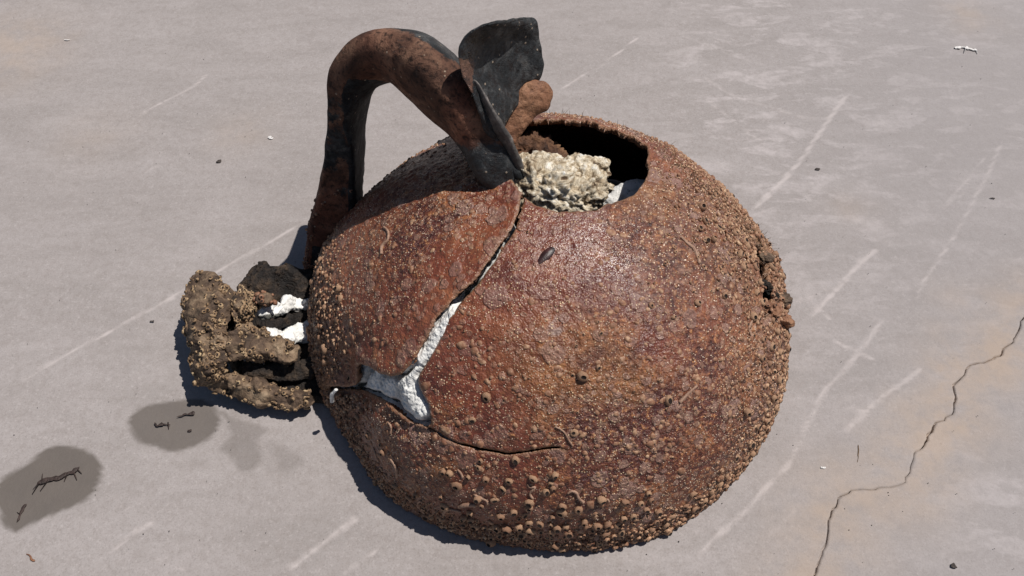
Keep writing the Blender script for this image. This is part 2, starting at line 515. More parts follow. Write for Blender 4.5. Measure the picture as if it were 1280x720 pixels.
def closed_loft(rings):
    """rings (nu, nv, 3) -> verts, faces with end fans collapsed to centre points (quads with doubled points avoided)"""
    nu, nv, _ = rings.shape
    V = rings.reshape(-1, 3)
    F = grid_faces(nu, nv).tolist()
    c0 = len(V); V = np.vstack([V, rings[0].mean(0), rings[-1].mean(0)])
    for j in range(nv):
        j2 = (j + 1) % nv
        F.append([c0, j2, j])
        F.append([c0 + 1, (nu - 1) * nv + j, (nu - 1) * nv + j2])
    return V, F


def normals_of(rings):
    du = np.gradient(rings, axis=0)
    dv = np.roll(rings, -1, 1) - np.roll(rings, 1, 1)
    n = np.cross(du, dv)
    n /= np.linalg.norm(n, axis=2, keepdims=True) + 1e-12
    c = rings.mean(1, keepdims=True)
    s = np.sign(((rings - c) * n).sum(2, keepdims=True).mean(1, keepdims=True)); s[s == 0] = 1
    return n * s


def ribbon(stations, nu=60, nv=48, expo=3.0, rough=0.001, rscale=120, seed=0, taper=True, cupdir=None):
    """stations: (left xyz, right xyz, thickness, cup). A thick curved slab between a left and a right edge.
    Returns rings and the 0..1 across coordinate"""
    S = np.array([np.concatenate([l, r, [th, cup]]) for l, r, th, cup in stations])
    S = catmull(S, nu)
    L = S[:, :3]; Rr = S[:, 3:6]; th = S[:, 6]; cup = S[:, 7]
    ang = np.linspace(0, 2 * math.pi, nv, endpoint=False)
    ca = np.sign(np.cos(ang)) * np.abs(np.cos(ang)) ** (2 / expo)
    sa = np.sign(np.sin(ang)) * np.abs(np.sin(ang)) ** (2 / expo)
    mid = (L + Rr) / 2; X = (Rr - L) / 2
    T = np.gradient(mid, axis=0)
    N = np.cross(X, T); N /= np.linalg.norm(N, axis=1, keepdims=True) + 1e-12
    flip = np.sign(N @ TOW); flip[flip == 0] = 1
    N *= flip[:, None]
    sc = np.ones(nu)
    if taper:
        u = np.linspace(0, 1, nu)
        sc = np.clip(np.minimum(u, 1 - u) / 0.06, 0, 1); sc = np.sqrt(np.clip(1 - (1 - sc) ** 2, 0.02, 1))
    NC = N if cupdir is None else np.repeat(np.asarray(cupdir)[None], nu, 0)
    rings = mid[:, None] + X[:, None] * (ca[None, :, None] * (0.35 + 0.65 * sc[:, None, None])) \
        + N[:, None] * (sa[None] * (th * sc / 2)[:, None])[:, :, None] + NC[:, None] * (cup[:, None] * (np.abs(ca[None]) ** 2 - 1))[:, :, None]
    nn = normals_of(rings)
    flat = rings.reshape(-1, 3)
    d = fbm(flat, rscale, seed, 4) * rough
    rings = rings + nn * d.reshape(nu, nv, 1)
    return rings


# ================================================================== GROUND
def ground():
    crack_px = [(1008, 745), (1017, 720), (1022, 706), (1034, 682), (1034, 662), (1038, 645), (1046, 628), (1054, 619), (1068, 613),
                (1088, 612), (1108, 609), (1130, 603), (1138, 590), (1139, 577), (1152, 558), (1166, 535),
                (1176, 524), (1193, 515), (1195, 500), (1193, 482), (1207, 462), (1210, 455), (1232, 452), (1249, 446), (1256, 434),
                (1266, 425), (1276, 412), (1280, 395), (1300, 380)]
    cr = np.array([on_height(x, y)[:2] for x, y in crack_px])
    d = (cr[-1] - cr[0]); d /= np.linalg.norm(d); e = np.array([d[1], -d[0]])      # along, across (to the right)
    org = cr[0]
    s = (cr - org) @ d; o = (cr - org) @ e
    idx = np.argsort(s); s = s[idx]; o = o[idx]
    # rows along d
    rows = np.concatenate([-np.geomspace(25, 0.95, 14), np.linspace(-0.9, 1.25, 760), np.geomspace(1.3, 25, 14)])
    cols_f = np.concatenate([np.linspace(-1.55, -0.02, 560), [-0.012, -0.007, -0.004, -0.002, -0.0009, -0.00045, 0, 0.00045, 0.0009, 0.002, 0.004, 0.007, 0.012], np.linspace(0.02, 0.55, 180)])
    cols = np.concatenate([-np.geomspace(25, 1.6, 12), cols_f, np.geomspace(0.6, 25, 12)])
    off = np.interp(rows, s, o)
    jit = (fbm(np.stack([rows * 1, rows * 0, rows * 0], 1), 220, 3, 3) * 0.0022) * smooth(-0.02, 0.0, rows - s[0]) * smooth(-0.02, 0.02, s[-1] + 0.4 - rows)
    off = off + jit
    wgt = np.exp(-(np.abs(cols) / 0.08) ** 2)
    GO = cols[None, :] + off[:, None] * wgt[None, :] * 1.0
    wf = np.clip(0.75 + 0.75 * fbm(np.stack([rows, rows * 0, rows * 0], 1), 45, 19, 3), 0.25, 1.5)
    nc = np.abs(cols) < 0.00095
    GO[:, nc] = cols[None, nc] * wf[:, None] + off[:, None] * wgt[None, nc]
    # keep columns ordered: spread offset on each side
    XY = org + rows[:, None, None] * d + GO[:, :, None] * e
    width = 0.9 + 0.35 * vnoise(np.stack([rows, rows * 0, rows * 0], 1), 60, 9)
    inr = smooth(s[0] - 0.05, s[0], rows)
    depth = np.zeros((len(rows), len(cols)))
    ac = np.abs(cols)
    prof = np.clip(1 - ac / 0.0008, 0, 1) ** 0.7
    depth = prof[None, :] * (0.0045 * np.clip(width, 0.3, 1.2) * inr)[:, None]
    P2 = XY.reshape(-1, 2)
    z = -depth.reshape(-1)
    P3 = np.column_stack([P2, np.zeros(len(P2))])
    z = z + 0.0006 * vnoise(P3, 9, 5) * smooth(2.5, 1.0, np.linalg.norm(P2, axis=1)) - 0.0006
    V = np.column_stack([P2, z])
    F = grid_faces(len(rows), len(cols), wrap=False)
    g = mesh_obj('ground', V, F, M['concrete'])
    tag(g, kind='structure')
    # painted wear: pale scuffs, wet spots, rusty tan around the crack
    n = len(V)
    pale = np.zeros(n); wet = np.zeros(n); tan = np.zeros(n); blot = np.zeros(n); cool = np.zeros(n)
    nearm = np.where((P2[:, 1] > 0.0) & (P2[:, 1] < 2.2) & (np.abs(P2[:, 0]) < 1.5))[0]
    Q = P2[nearm]
    wob = np.column_stack([fbm(P3[nearm], 18, 31, 3), fbm(P3[nearm], 18, 57, 3)])
    Qw = Q + wob * 0.006
    scr = [  # polyline, half width mm, strength
        ([(0, 490), (60, 455), (130, 417), (225, 365), (395, 268)], 1.6, 0.62),
        ([(130, 417), (225, 368)], 1.6, 0.5), ([(690, 117), (745, 85), (806, 41)], 1.3, 0.6),
        ([(168, 148), (215, 122), (245, 106), (263, 88)], 1.8, 0.55),
        ([(935, 268), (975, 232), (1010, 190), (1035, 150), (1068, 110)], 1.9, 0.85),
        ([(860, 715), (890, 678), (930, 640), (985, 580), (1030, 490), (1055, 465), (1090, 415), (1118, 382)], 2.0, 0.6),
        ([(1052, 545), (1078, 520), (1110, 490), (1158, 455)], 2.0, 0.7),
        ([(1010, 400), (1045, 360), (1075, 327), (1105, 305)], 1.9, 0.8),
        ([(1140, 385), (1160, 345), (1195, 290), (1235, 220), (1262, 165)], 1.8, 0.6),
        ([(1215, 235), (1180, 258), (1240, 190)], 1.6, 0.5), ([(1195, 20), (1230, 0)], 1.2, 0.5),
        ([(130, 695), (165, 665), (200, 648)], 2.2, 0.55), ([(355, 715), (395, 685), (455, 640)], 2.4, 0.6),
        ([(430, 718), (452, 700), (478, 682)], 1.8, 0.5), ([(190, 695), (215, 705), (240, 718)], 2.0, 0.35),
        ([(150, 640), (168, 628)], 2.0, 0.35), ([(1040, 425), (1095, 450)], 2.0, 0.6),
        ([(1020, 380), (1040, 400)], 1.8, 0.6), ([(1060, 505), (1085, 525)], 4.0, 0.55),
        ([(955, 675), (978, 655), (1000, 632)], 2.2, 0.35), ([(980, 690), (1030, 680)], 1.6, 0.3),
        ([(870, 90), (920, 120), (1000, 145), (1050, 150)], 3.5, 0.4), ([(840, 40), (920, 70), (990, 90)], 3.5, 0.3),
        ([(880, 120), (930, 160), (965, 185)], 3.0, 0.4), ([(1190, 220), (1215, 232)], 1.5, 0.6),
        ([(1100, 150), (1125, 165)], 1.3, 0.5), ([(230, 66), (280, 73)], 1.6, 0.3), ([(640, 30), (560, 60)], 3, 0.25),
        ([(180, 215), (200, 205)], 3, 0.4), ([(0, 20), (40, 35)], 3, 0.2), ([(60, 240), (110, 165), (130, 155)], 5, 0.25),
        ([(960, 380), (1000, 375), (1040, 360)], 4, 0.35), ([(1265, 330), (1280, 322)], 4, 0.4)]
    for line, hw, st in scr:
        L = [on_height(x, y)[:2] for x, y in line]
        dd, tt = line_dist(Qw * 0.35 + Q * 0.65, L)
        fade = smooth(-0.02, 0.12, tt) * smooth(1.02, 0.88, tt) * (0.72 + 0.28 * vnoise(np.column_stack([tt * 30, tt * 0 + hw, tt * 0]), 1, 4))
        pale[nearm] = np.maximum(pale[nearm], st * fade * np.exp(-(dd / (hw * 0.001 * 1.15)) ** 2))
        pale[nearm] = np.maximum(pale[nearm], st * 0.22 * fade * np.exp(-(dd / (hw * 0.004)) ** 2))
    def blob(poly, soft, target, strength=1.0, wobamp=1.0):
        L = [on_height(x, y)[:2] for x, y in poly]
        L = catmull(np.array(L + L[:3]), len(L) * 8 + 20)[: -12]
        sd, _ = poly_sdf(Q + wob * 0.003 * wobamp, [on_height(x, y)[:2] for x, y in round_poly(poly)])
        target[nearm] = np.maximum(target[nearm], strength * smooth(soft, -soft, sd))
    def round_poly(poly):
        P = np.array(poly, float); m = len(P)
        out = []
        for i in range(m):
            p0, p1, p2, p3 = P[i - 1], P[i], P[(i + 1) % m], P[(i + 2) % m]
            for f in (0, .25, .5, .75):
                out.append(0.5 * ((2 * p1) + (-p0 + p2) * f + (2 * p0 - 5 * p1 + 4 * p2 - p3) * f ** 2 + (-p0 + 3 * p1 - 3 * p2 + p3) * f ** 3))
        return out
    blob([(5, 595), (35, 577), (60, 558), (90, 556), (112, 566), (124, 582), (120, 602), (100, 625), (60, 643), (35, 655), (18, 664), (5, 655), (0, 640), (-6, 615)], 0.0012, wet)
    blob([(162, 528), (172, 512), (195, 502), (240, 497), (258, 499), (272, 510), (277, 525), (265, 545), (240, 557), (215, 562), (195, 555), (175, 550)], 0.0012, wet, 0.92)
    blob([(280, 512), (300, 522), (333, 538), (322, 550), (328, 570), (318, 585), (300, 586), (292, 572), (276, 560), (290, 545), (288, 530)], 0.0018, wet, 0.5)
    blob([(338, 552), (375, 570), (380, 578), (362, 590), (350, 580)], 0.004, wet, 0.32)
    L = cr
    dd, tt = line_dist(Qw, L)
    tan[nearm] = np.exp(-(dd / 0.030) ** 2) * (0.75 + 0.25 * fbm(P3[nearm], 22, 77, 3)) * 0.9
    for (x, y, rr, st) in ((10, 62, 0.06, 0.5), (300, 165, 0.03, 0.25), (120, 170, 0.035, 0.2), (1210, 20, 0.03, 0.35), (1200, 375, 0.02, 0.25), (1065, 260, 0.02, 0.2)):
        c = on_height(x, y)[:2]
        tan[nearm] = np.maximum(tan[nearm], st * np.exp(-(np.linalg.norm(Qw - c, axis=1) / rr) ** 2))
    ppx, ppy = pix(np.column_stack([Q, np.zeros(len(Q))]))
    bz = smooth(780, 960, ppx) * (0.35 + 0.65 * smooth(420, 120, ppy)) + 0.9 * smooth(1150, 1230, ppx) * smooth(520, 640, ppy) + 0.22
    blot[nearm] = np.clip(bz * (0.65 + 0.5 * fbm(P3[nearm], 5, 3, 3)), 0, 1)
    cool[nearm] = np.clip(smooth(760, 1280, ppx) * (0.9 + 0.4 * fbm(P3[nearm], 3, 13, 2)), 0, 1)
    set_col(g, 'paint', np.column_stack([pale, wet, tan]))
    set_col(g, 'paint_b', np.column_stack([blot, cool, cool]))
    return g


ground()

# ================================================================== THE FLOAT
root = bpy.data.objects.new('broken_mooring_float', None); C.objects.link(root)
root.location = (CEN[0], CEN[1], 0)
bpy.context.view_layer.update()
tag(root, 'round rust-brown sea float covered in barnacles, cracked open, with a bent handle', 'float')
RL = np.array([CEN[0], CEN[1], 0.0])


def child(name, V, F, mats, parent=root, base=RL, **kw):
    return mesh_obj(name, np.asarray(V) - base, F, mats, parent, **kw)


gap_main = [(652, 242), (652, 250), (649, 268), (640, 288), (626, 308), (617, 322), (600, 347), (580, 367), (562, 381), (547, 400), (533, 426),
            (519, 451), (503, 467), (488, 470), (472, 465), (456, 457), (445, 454), (437, 457), (434, 470), (428, 483), (414, 487), (396, 486), (396, 492), (412, 492),
            (425, 492), (440, 496), (462, 502), (480, 508), (500, 520), (515, 530), (532, 536), (537, 530), (536, 507), (528, 492), (522, 480), (523, 468),
            (535, 448), (549, 423), (561, 400), (572, 385), (584, 372), (601, 351), (620, 325), (628.5, 310), (642, 290), (650.5, 270), (655, 250), (656, 242)]
gap_low = [(530, 533), (545, 540), (556, 547), (568, 552), (590, 558), (612, 564), (635, 569), (655, 566), (680, 562), (700, 560), (707, 565),
           (700, 562.2), (680, 564.4), (655, 568.7), (635, 572), (612, 567), (590, 561), (568, 554.6), (556, 549.5), (545, 542.5), (532, 537)]
gap_hole = [(624, 168), (640, 156), (668, 151), (700, 150), (735, 152), (765, 158), (790, 168), (806, 180), (812, 195), (812, 212), (809, 225), (800, 236),
            (790, 245), (775, 250), (757, 254), (742, 262), (715, 263), (695, 261), (675, 255), (661, 249), (648, 240), (634, 222), (622, 195)]
gap_side = [(947, 300), (953, 312), (958, 330), (962, 350), (964, 372), (963, 392), (957, 399), (954, 380), (952, 350), (948, 325), (944, 310)]


def frame_for(axis):
    a = axis / np.linalg.norm(axis)
    u = np.cross(a, [0, 0, 1.0]);
    if np.linalg.norm(u) < 0.2: u = np.cross(a, [0, 1.0, 0])
    u /= np.linalg.norm(u); v = np.cross(u, a)
    return a, u, v


def to_plane(D, fr):
    a, u, v = fr
    c = np.clip(D @ a, -1, 1); th = np.arccos(c); s = np.sin(th) + 1e-9
    return np.column_stack([(D @ u) / s * th, (D @ v) / s * th])


def from_plane(Q, fr):
    a, u, v = fr
    th = np.linalg.norm(Q, axis=1) + 1e-12
    return np.cos(th)[:, None] * a + (np.sin(th) / th)[:, None] * (Q[:, :1] * u + Q[:, 1:] * v)


def jag(poly, seed, amp, step):
    """give a broken edge small irregularities"""
    P = np.array(poly, float); out = []
    m = len(P)
    for i in range(m):
        a = P[i]; b = P[(i + 1) % m]; n = max(1, int(np.linalg.norm(b - a) / step))
        for k in range(n):
            out.append(a + (b - a) * k / n)
    out = np.array(out)
    q = np.column_stack([out, np.zeros(len(out))])
    lo = np.column_stack([vnoise(q, 0.045, seed), vnoise(q, 0.045, seed + 5)]) * amp
    return out + lo + np.column_stack([vnoise(q, 0.35, seed + 9), vnoise(q, 0.35, seed + 7)]) * (amp * 0.5 if amp > 2 else 0.35)


GAPS = []
for poly, axis_px, amp in ((gap_main, (560, 400), 1.6), (gap_low, (620, 560), 0.5), (gap_hole, (720, 205), 2.6), (gap_side, (955, 350), 1.4)):
    fr = frame_for(sph(*axis_px))
    pj = jag(poly, len(GAPS) * 31 + 2, amp, 4)
    pl = to_plane(np.array([sph(x, y) for x, y in pj]), fr)
    GAPS.append((fr, pl))


def density(D):
    """how thickly the crust grows, by direction"""
    px, py = pix(CEN + D * R)
    front = (D @ TOW)
    rim = smooth(0.40, 0.14, D[:, 2]) * smooth(250, 420, px)
    right = smooth(760, 950, px) * smooth(420, 230, py)
    rightlow = smooth(880, 975, px)
    left = smooth(450, 385, px)
    back = smooth(0.32, 0.0, front)
    n = 0.5 + 0.5 * fbm(D, 6, 41, 3)
    return np.clip((rim * 0.85 + right * 0.8 + rightlow * 0.6 + left * 0.7 + back * 0.9) * (0.45 + 0.9 * n), 0, 1)


def radius(D):
    px, py = pix(CEN + D * R)
    r = R * (1 + 0.010 * fbm(D, 2.3, 1, 3))
    r = r + 0.0010 * fbm(D, 14, 5, 4)
    dn = density(D)
    cr_ = 1 - np.abs(vnoise(D, 55, 8)); cr2 = 1 - np.abs(vnoise(D, 100, 12))
    r = r + dn * (0.0028 * (cr_ - 0.6) + 0.0016 * (cr2 - 0.6)) + 0.0006 * fbm(D, 60, 23, 3)
    # flattish faces and dents
    for (x, y, rad, amt) in ((425, 500, 0.22, -0.011), (400, 600, 0.30, -0.006), (600, 700, 0.4, -0.004), (395, 310, 0.25, 0.007), (985, 330, 0.12, 0.004)):
        c = sph(x, y)
        r = r + amt * np.exp(-((1 - D @ c) * 2) / rad ** 2)
    # left plate rides proud along the crack, lower plate sags
    fr, pl = GAPS[0]
    c = sph(560, 330)
    # the rim tucks in towards the ground on the near and left side
    sidew = np.clip(-(D[:, 1]) * 0.85 + np.maximum(D[:, 0], 0) * 0.45 + 0.12, 0, 1)
    r = r - 0.0085 * smooth(0.50, 0.12, D[:, 2]) * sidew
    return r


PLATE_L = [(654, 240), (654, 250), (650.5, 268), (642, 289), (628, 310), (612, 334), (590, 362), (568, 384), (548, 410), (528, 440), (505, 470), (470, 482), (430, 488), (396, 489)]
PLATE_B = [(396, 489), (430, 490), (470, 505), (510, 530), (534, 537), (556, 548), (590, 560), (635, 571), (680, 563), (706, 563)]


def build_shell():
    # non uniform azimuth grid
    az_f = np.linspace(-math.radians(215), math.radians(35), 1000)
    az_b = np.linspace(math.radians(35), math.radians(145), 150)[1:-1]
    az = np.concatenate([az_f, az_b]); na = len(az)
    el = np.linspace(math.asin(-ZC / (R * 0.97)) + 0.004, math.radians(89.7), 366)
    ne = len(el)
    ce = np.cos(el)[:, None]; se = np.sin(el)[:, None]
    D = np.stack([ce * np.cos(az)[None], ce * np.sin(az)[None], np.repeat(se, na, 1)], -1).reshape(-1, 3)
    F = grid_faces(ne, na)
    sdmin = np.full(len(D), 1.0); keep = np.ones(len(F), bool)
    Dn = D.copy()
    edge = np.zeros(len(D))
    for fr, pl in GAPS:
        cand = np.where(D @ fr[0] > 0.2)[0]
        Q = to_plane(D[cand], fr)
        lo = pl.min(0) - 0.08; hi = pl.max(0) + 0.08
        m = np.all((Q > lo) & (Q < hi), axis=1)
        cand = cand[m]; Q = Q[m]
        sd, cp = poly_sdf(Q, pl)
        full = np.full(len(D), 1.0); full[cand] = sd
        sdmin = np.minimum(sdmin, full)
        fm = full[F].mean(1)
        keep &= fm > 0
        kf = F[keep].ravel()
        used = np.zeros(len(D), bool); used[kf] = True
        snap = used[cand] & (sd < 0.0022)
        # snap boundary vertices: those touching a removed face
        rem = np.zeros(len(D), bool); rem[F[fm <= 0].ravel()] = True
        snap = used[cand] & rem[cand] & (np.abs(sd) < 0.008)
        Dn[cand[snap]] = from_plane(cp[snap], fr)
        edge[cand] = np.maximum(edge[cand], smooth(0.012, 0.0, np.abs(sd)))
    F = F[keep]
    D = Dn / np.linalg.norm(Dn, axis=1, keepdims=True)
    r = radius(D)
    r = r - 0.0009 * smooth(0.008, 0.0, sdmin)
    # plate labels
    frL = frame_for(sph(500, 330)); frB = frame_for(sph(560, 640))
    cen = D[F].mean(1)
    polyL = [to_plane(np.array([sph(x, y)]), frL)[0] for x, y in PLATE_L]
    extra = [to_plane(np.array([sph(x, y, R)]), frL)[0] for x, y in ((388, 420), (383, 400))]
    # close round the hidden left and back side
    ang0 = math.atan2(polyL[-1][1], polyL[-1][0]); ang1 = math.atan2(polyL[0][1], polyL[0][0])
    aux = np.array([sph(430, 250), sph(520, 185), sph(600, 155)])
    auxp = to_plane(aux, frL)
    outer = [polyL[-1] * 1.35]
    for p in auxp[::1]: pass
    outer += [np.array(to_plane(np.array([sph(384, 400)]), frL)[0]) * 1.6, auxp[0] * 2.0, auxp[1] * 1.6, to_plane(np.array([sph(628, 175)]), frL)[0] * 1.0]
    sdL, _ = poly_sdf(to_plane(cen, frL), polyL + outer)
    inL = (sdL < 0) & (cen @ frL[0] > -0.2)
    polyB = [to_plane(np.array([sph(x, y)]), frB)[0] for x, y in PLATE_B]
    outB = [to_plane(np.array([sph(790, 640)]), frB)[0], to_plane(np.array([sph(800, 690)]), frB)[0] * 1.5, to_plane(np.array([sph(600, 740)]), frB)[0] * 2.2,
            to_plane(np.array([sph(400, 600)]), frB)[0] * 1.6, polyB[0] * 1.25]
    sdB, _ = poly_sdf(to_plane(cen, frB), polyB + outB)
    inB = (sdB < 0) & (cen @ frB[0] > 0.1) & ~inL
    # lift the left plate a little near the crack (only its own vertices)
    P = CEN + D * r[:, None]
    P[:, 2] = np.maximum(P[:, 2], 0.0004)
    px, py = pix(P)
    dn = density(D)
    tan = np.clip(smooth(0.1, 0.6, fbm(D, 3.2, 71, 3)) + 0.8 * smooth(0.35, 0.05, np.linalg.norm(np.column_stack([(px - 690) / 330, (py - 440) / 250]), axis=1)) * 0.9, 0, 1)
    zone = np.column_stack([dn, edge, tan])
    parts = []
    for name, msk, lab in (('shell', ~inL & ~inB, None), ('cracked_plate', inL, 'cracked upper left piece of the skin running up to the handle'),
                           ('cracked_plate', inB, 'lower left piece of the skin below the open crack')):
        Fm = F[msk]
        ids, inv = np.unique(Fm.ravel(), return_inverse=True)
        Vp = P[ids].copy()
        if lab and 'upper' in lab:
            li = smooth(0.10, 0.0, sdmin[ids]) * 0.0026
            Vp += D[ids] * li[:, None]
        if lab and 'lower' in lab:
            fr, pl = GAPS[0]
            li = smooth(0.09, 0.0, sdmin[ids]) * smooth(560, 500, px[ids]) * 0.003
            Vp -= D[ids] * li[:, None]
        o = child(name, Vp, inv.reshape(-1, 4).astype(np.int32), [M['shell'], M['inner']])
        set_col(o, 'zone', zone[ids])
        wt = np.exp(-(((px[ids] - 752) / 80) ** 2 + ((py[ids] - 300) / 48) ** 2)) + 0.5 * np.exp(-(((px[ids] - 800) / 60) ** 2 + ((py[ids] - 370) / 60) ** 2)) + 0.6 * np.exp(-(((px[ids] - 550) / 20) ** 2 + ((py[ids] - 430) / 20) ** 2))
        set_col(o, 'wet', np.clip(wt, 0, 1))
        if lab: o['label'] = lab
        sm = o.modifiers.new('thick', 'SOLIDIFY'); sm.thickness = 0.0045; sm.offset = -1
        sm.material_offset = 1; sm.material_offset_rim = 0
        parts.append(o)
    return parts


shell, plate_l, plate_b = build_shell()


# ---- white foam under the crack
def foam_patch():
    fr = frame_for(sph(520, 450))
    n = 420
    lin = np.linspace(-0.62, 0.62, n)
    A, B = np.meshgrid(lin, lin, indexing='ij')
    Q = np.column_stack([A.ravel(), B.ravel()])
    D = from_plane(Q, fr)
    px, py = pix(CEN + D * R)
    fg, pl = GAPS[0]
    sd, _ = poly_sdf(to_plane(D, fg), pl)
    bnd = np.ones(len(D), bool)
    hs, _ = poly_sdf(to_plane(D, GAPS[2][0]), GAPS[2][1])
    r = radius(D) - 0.0048 - 0.02 * smooth(0.09, 0.03, hs) + 0.0018 * fbm(D, 20, 3, 5, 0.6) + 0.0022 * (0.4 - np.abs(fbm(D, 60, 4, 4, 0.6)))
    up_, _ = line_dist(np.column_stack([px, py]), [(584, 368), (618, 326), (640, 294), (655, 245)])
    r -= 0.020 * np.exp(-(up_ / 15) ** 2)
    # ridge down the middle of the opening, hollows at its corners
    ridge, _ = line_dist(np.column_stack([px, py]), [(575, 382), (545, 420), (515, 462), (500, 480), (512, 505), (528, 524)])
    r += 0.0042 * np.exp(-(ridge / 13) ** 2)
    for (x, y, s_, d_) in ((440, 461, 7, 0.009), (466, 469, 5, 0.004), (531, 486, 5, 0.010), (533, 530, 7, 0.012), (452, 499, 6, 0.006), (484, 510, 6, 0.007), (592, 360, 16, 0.012), (612, 335, 18, 0.014), (640, 295, 20, 0.014), (626, 312, 16, 0.012)):
        r -= d_ * np.exp(-((px - x) ** 2 + (py - y) ** 2) / s_ ** 2)
    foam_dark = np.zeros(len(D))  # shade of hollows, upper crack and gap edges painted in
    for (x, y, s_, a_) in ((440, 461, 6, .8), (533, 531, 6, .8), (452, 500, 5, .7), (484, 511, 5, .7), (590, 363, 17, .95), (575, 377, 8, .7), (608, 340, 16, .9), (625, 315, 14, .9), (640, 293, 16, .9), (418, 490, 9, .9)):
        foam_dark = np.maximum(foam_dark, a_ * np.exp(-((px - x) ** 2 + (py - y) ** 2) / s_ ** 2))
    gi = np.exp(-(sd / 0.011) ** 2) * smooth(448, 466, py)
    r -= 0.0055 * gi
    foam_dark = np.maximum(foam_dark, 0.75 * np.exp(-(sd / 0.006) ** 2) * smooth(448, 466, py))
    foam_dark = np.maximum(foam_dark, 0.95 * np.exp(-(up_ / 22) ** 2) * smooth(385, 360, py))
    foam_dark = np.clip(foam_dark + 0.35 * fbm(D, 40, 55, 3) * (foam_dark > 0.03), 0, 1)
    P = CEN + D * r[:, None]
    F = grid_faces(n, n, wrap=False)
    ok = (P[:, 2] > 0.004) & (np.minimum(sd, 9) < 0.12)
    F = F[ok[F].all(1)]
    ids, inv = np.unique(F.ravel(), return_inverse=True)
    o = child('foam_filling', P[ids], inv.reshape(-1, 4).astype(np.int32), M['foam'])
    set_col(o, 'foam_dark', foam_dark[ids])
    so_ = o.modifiers.new('thick', 'SOLIDIFY'); so_.thickness = 0.01; so_.offset = -1
    return o


foam_patch()


def lump(name, centre, axes, mat, seed, amp=0.25, sub=5, parent=root, sc=28, ridged=0.5, label=None, base=RL):
    """irregular broken lump"""
    import bmesh
    bm = bmesh.new(); bmesh.ops.create_icosphere(bm, subdivisions=sub, radius=1.0)
    V = np.array([v.co[:] for v in bm.verts]); F = np.array([[v.index for v in f.verts] for f in bm.faces]); bm.free()
    A = np.array(axes)
    P = V @ A
    q = P * 1.0 + seed * 3.1
    q[:, 2] *= 1.7
    size = np.linalg.norm(A, axis=1).mean()
    d = amp * fbm(q, sc, seed, 5, 0.6) + ridged * amp * (0.5 - np.abs(fbm(q, sc * 2.2, seed + 3, 4, 0.6)))
    P = P + V @ (A / np.linalg.norm(A, axis=1, keepdims=True)) * (d * size)[:, None]
    o = child(name, centre + P, F, mat, parent, base)
    if label: o['label'] = label
    return o


def cam_axes(a, b, c, rot=0):
    """axes given across, up and toward in the view of the camera position"""
    cr_, sr_ = math.cos(rot), math.sin(rot)
    u = RGT * cr_ + UPV * sr_; v = -RGT * sr_ + UPV * cr_
    return np.array([u * a, v * b, TOW * c])


for k, (x, y, tw_, ax_, ay_, az_, rt) in enumerate(((668, 232, 0.122, 0.0115, 0.0125, 0.010, 0.4), (690, 240, 0.124, 0.0125, 0.0125, 0.010, -0.3), (714, 246, 0.124, 0.0115, 0.0100, 0.009, 0.2),
        (684, 217, 0.112, 0.0130, 0.0085, 0.008, 0.1), (708, 226, 0.117, 0.0090, 0.0080, 0.008, -0.5), (733, 236, 0.118, 0.0095, 0.0125, 0.008, -0.3),
        (722, 212, 0.108, 0.0110, 0.0055, 0.007, 0.1), (741, 212, 0.106, 0.0080, 0.0055, 0.007, -0.2), (745, 228, 0.108, 0.0060, 0.0060, 0.006, 0.5), (658, 216, 0.114, 0.0080, 0.0080, 0.007, 0.8),
        (757, 236, 0.105, 0.0050, 0.0028, 0.004, 0.3), (700, 209, 0.106, 0.0070, 0.0045, 0.006, 0.2), (660, 246, 0.126, 0.0060, 0.0045, 0.005, 0.3), (742, 250, 0.112, 0.0055, 0.0050, 0.005, 0.9))):
    lump('foam_chunk', near(x, y, tw_), cam_axes(ax_, ay_, az_, rt), M['rubble'], 3 + 2 * k, 0.85, 5, sc=95, ridged=1.2)
lump('foam_chunk', near(784, 250, 0.062), cam_axes(0.022, 0.012, 0.010, 0.3), M['foam'], 5, 0.3, 5, sc=40, label='foam greyed to paint its shade, in the right of the top opening')
set_col(C.objects[-1], 'foam_dark', np.full(len(C.objects[-1].data.vertices), 0.40))  # darkened evenly to paint the shade inside the opening
lump('foam_chunk', near(652, 196, 0.058), cam_axes(0.033, 0.012, 0.012, -0.15), M['lining'], 15, 0.6, 6, sc=70, ridged=1.0, label='brown stained lining left in the top opening')
# bottom of the hollow, a dark lump filling it
lump('hollow_floor', CEN + np.array([0.0, 0.02, 0.03]), np.array([[0.145, 0, 0], [0, 0.125, 0], [0, 0, 0.05]]), M['inner'], 2, 0.10, 5, sc=20)


